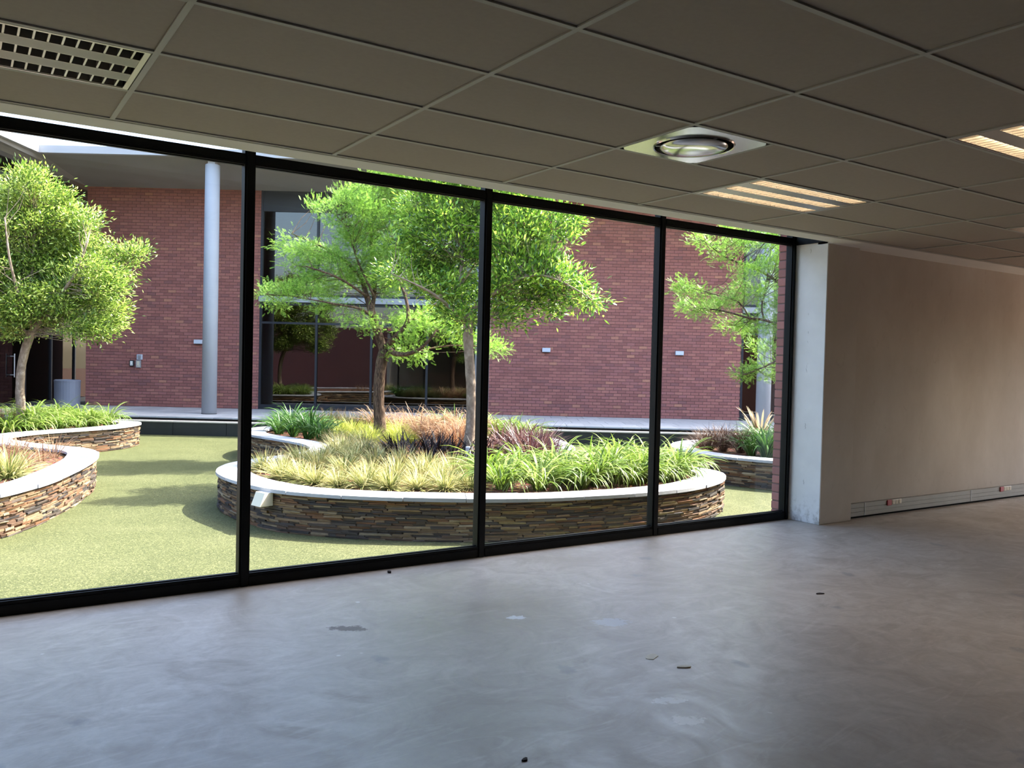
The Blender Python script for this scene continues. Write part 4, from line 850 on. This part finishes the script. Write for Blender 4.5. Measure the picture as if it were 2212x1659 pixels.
# pale plumed grass
u, v = R_PAMPAS[0]; pg = tag(empty('plumed_grass', B(u, v, SOIL), 0), 'pale feathery plumed grass in front of the white column foot', 'grass clump')
V, F, T = blades(140, .55, .009, (3, 45), 60, .08, 5, seed=77); add('leaf_blades', np_mesh('leaf_blades', V, F, M['dlily'], T), pg)
V, F, T = blades(26, .74, .045, (2, 22), 40, .06, 6, seed=78, taper=.4); add('plumes', np_mesh('plumes', V, F, M['plume'], T), pg)
# garden spike lights in the beds
for (u, v), lab, r_ in ((SPIKES[0], 'grey spike light on a post at the foot of the smooth trunk', .1), (SPIKES[1], 'pale tilted spike light beside the trunk of the bushy tree', .35)):
    t = tag(empty('spike_light', B(u, v, SOIL), RZ), lab, 'light'); t.rotation_euler[1] = -r_
    MB().lathe([(.012, .004), (.012, .14)], 8).build('spike', M['dark_pl'], t)
    MB().cbox(-.035, .035, -.035, .035, .12, .26, .005).build('head', M['lamp_grey'], t)
    MB().lathe([(.028, .26), (.028, .266)], 12).build('lens', M['white_pl'], t)
# wedge-shaped box light fixed under the coping
bl = tag(empty('step_light', B(-2.53, 8.735, -.05), RZ + math.atan2(-.47, .52)*1.0), 'cream wedge-shaped box light fixed to the stone side of the kidney planter', 'light')
m_ = MB(); a, d, h = .085, .11, .135
m_.v = [(-a,.02,0),(a,.02,0),(a,.02,h),(-a,.02,h),(-a,-.035,0),(a,-.035,0),(a,-d,h),(-a,-d,h)]
m_.v = [(-a,.04,0),(a,.04,0),(a,.04,h),(-a,.04,h),(-a,-d,0),(a,-d,0),(a,-.055,h),(-a,-.055,h)]
m_.f = [(0,1,2,3),(5,4,7,6),(0,4,5,1),(3,2,6,7),(0,3,7,4),(1,5,6,2)]
m_.build('body', M['cream'], bl)
MB().box(-.072, .072, -.088, .0, -.006, 0).build('lens', M['white_pl'], bl)

# ================================================================ trees
def resample(l, step=.12):
    P = np.array(l, float); d = np.linalg.norm(np.diff(P[:, :3], axis=0), axis=1); c = np.concatenate([[0], np.cumsum(d)])
    n = max(3, int(c[-1]/step)+1); t = np.linspace(0, c[-1], n)
    Q = np.stack([np.interp(t, c, P[:, k]) for k in range(4)], 1)
    for _ in range(2):
        S = Q.copy(); S[1:-1, :3] = (Q[:-2, :3]+2*Q[1:-1, :3]+Q[2:, :3])/4; Q = S
    return Q
def tree(name, label, limbs, blobs, bark, leafm, leaf, seed, dens=1.0, frond=False):
    g = np.random.default_rng(seed); random.seed(seed)
    b0 = limbs[0][0]; root = np.array([b0[0], b0[1], SOIL])
    t = tag(empty(name, B(b0[0], b0[1], SOIL), RZ), label, 'tree')
    RS = [resample(l) for l in limbs]
    for k, Q in enumerate(RS):
        pts = [(q[0]-root[0], q[1]-root[1], q[2]-root[2], q[3]) for q in Q]
        if k == 0: pts[0] = (0, 0, .001, pts[0][3]*1.15)
        MB().tube(pts, 10 if k == 0 else 7, .07).build('trunk' if k == 0 else 'branch', bark, t, smooth=True)
    S = np.vstack([Q[:, :3] for Q in RS[1:]] + [RS[0][-2:, :3]])
    # clusters of leaves at the ends of twigs
    cl = []
    for (bu, bv, bz, br, fl) in blobs:
        n = max(4, int(dens*br*br*150*(.5+.5*fl)))
        d = g.normal(size=(n, 3)); d /= np.linalg.norm(d, axis=1)[:, None]; r = br*g.uniform(.15, 1.0, n)**.45
        c = np.array([bu, bv, bz])+d*r[:, None]*np.array([1.0, 1.0, fl]); cl.append(c)
    C = np.vstack(cl); tw = MB(); LV = []; 
    for c in C:
        dd = np.linalg.norm(S-c, axis=1)+np.maximum(0, S[:, 2]-c[2])*1.5; i = int(np.argmin((dd+.12)*g.uniform(.55, 1.5, len(dd)))); s0 = S[i]
        if dd[i] > .06:
            mid = (s0+c)/2+g.normal(size=3)*.04*dd[i]+np.array([0, 0, -.04*dd[i]])
            tw.tube([(*(s0-root), .0065), (*(mid-root), .0045), (*(c-root), .0018)], 3)
        dirn = (c-s0); dirn /= max(np.linalg.norm(dirn), 1e-3)
        LV.append((c, dirn))
    o = tw.build('twigs', bark, t); o['kind'] = 'stuff'
    ll, lw_, per, rad = leaf
    cen = np.repeat(np.array([a for a, _ in LV]), per, 0); dr = np.repeat(np.array([b for _, b in LV]), per, 0); n = len(cen)
    off = g.normal(size=(n, 3))*rad*np.array([1, 1, .75]); pos = cen+off-dr*np.abs(g.normal(size=n))[:, None]*rad*.6-root
    ax = dr*.7+off/rad*.35+g.normal(size=(n, 3))*.45+np.array([0, 0, .15]); ax /= np.linalg.norm(ax, axis=1)[:, None]
    up = g.normal(size=(n, 3))*.55+np.array([0.15, 0, 1.0]); sd = np.cross(ax, up); sd /= np.linalg.norm(sd, axis=1)[:, None]+1e-6
    nr = np.cross(sd, ax); l = (ll*g.uniform(.65, 1.25, n))[:, None]; w = (lw_*g.uniform(.75, 1.2, n))[:, None]
    if frond:      # feathery leaf: a midrib with pairs of narrow leaflets
        V = []; F = []; pairs = 7
        for k in range(pairs):
            f0 = (k+.3)/pairs; b_ = pos+ax*l*f0; ln = w*(1-.55*abs(f0-.45))
            for sg in (-1, 1):
                tipp = b_+sd*sg*ln+ax*l*.10; V += [b_-ax*l*.018, b_+ax*l*.040, tipp+ax*l*.045, tipp]
        V.append(pos+ax*l*0.0); V.append(pos+ax*l*.98+sd*w*.08); V.append(pos+ax*l*1.0); V.append(pos+ax*l*.1-sd*w*.06)
        q = len(V)//4; V = np.stack(V, 1).reshape(-1, 3)
        F = np.arange(n*q*4).reshape(-1, 4)
    else:
        V = np.stack([pos, pos+ax*l*.45+sd*w*.5+nr*l*.03, pos+ax*l-nr*l*.05, pos+ax*l*.45-sd*w*.5+nr*l*.03], 1).reshape(-1, 3)
        F = np.arange(n*4).reshape(-1, 4)
    o = add('foliage', np_mesh('foliage', V, F, leafm), t); o['kind'] = 'stuff'
    return n
M['leaf1'] = leafmat('bushy_tree_leaf', [(145,171,67),(111,141,52),(176,195,91),(202,217,125),(84,113,42),(64,91,38)], .38, .35, None, .5)
M['leaf2'] = leafmat('feathery_leaf', [(127,172,61),(98,142,49),(156,197,80),(184,216,105),(78,117,43)], .42, .5)
M['leaf3'] = leafmat('glossy_leaf', [(117,160,53),(83,124,42),(149,187,66),(191,219,91),(60,96,40)], .38, .28, None, .6)
tree('bushy_tree', 'small bushy tree with a pale curved trunk before the dark glazed wing', T1_L, T1_B, M['bark2'], M['leaf1'], (.085, .026, 66, .105), 21, 1.45)
tree('acacia_tree', 'feathery acacia with rough dark bark and forked low limbs', T2_L, T2_B, M['bark'], M['leaf2'], (.09, .020, 54, .10), 22, 1.3, True)
tree('shade_tree', 'glossy-leaved tree with a smooth mottled trunk standing at the planter waist', T3_L, T3_B, M['bark2'], M['leaf3'], (.095, .030, 60, .105), 23, 1.5)
tree('thorn_tree', 'thin feathery tree reaching out from behind the brick pier over the smaller planter', T4_L, T4_B, M['bark'], M['leaf2'], (.09, .020, 46, .085), 24, 1.15, True)
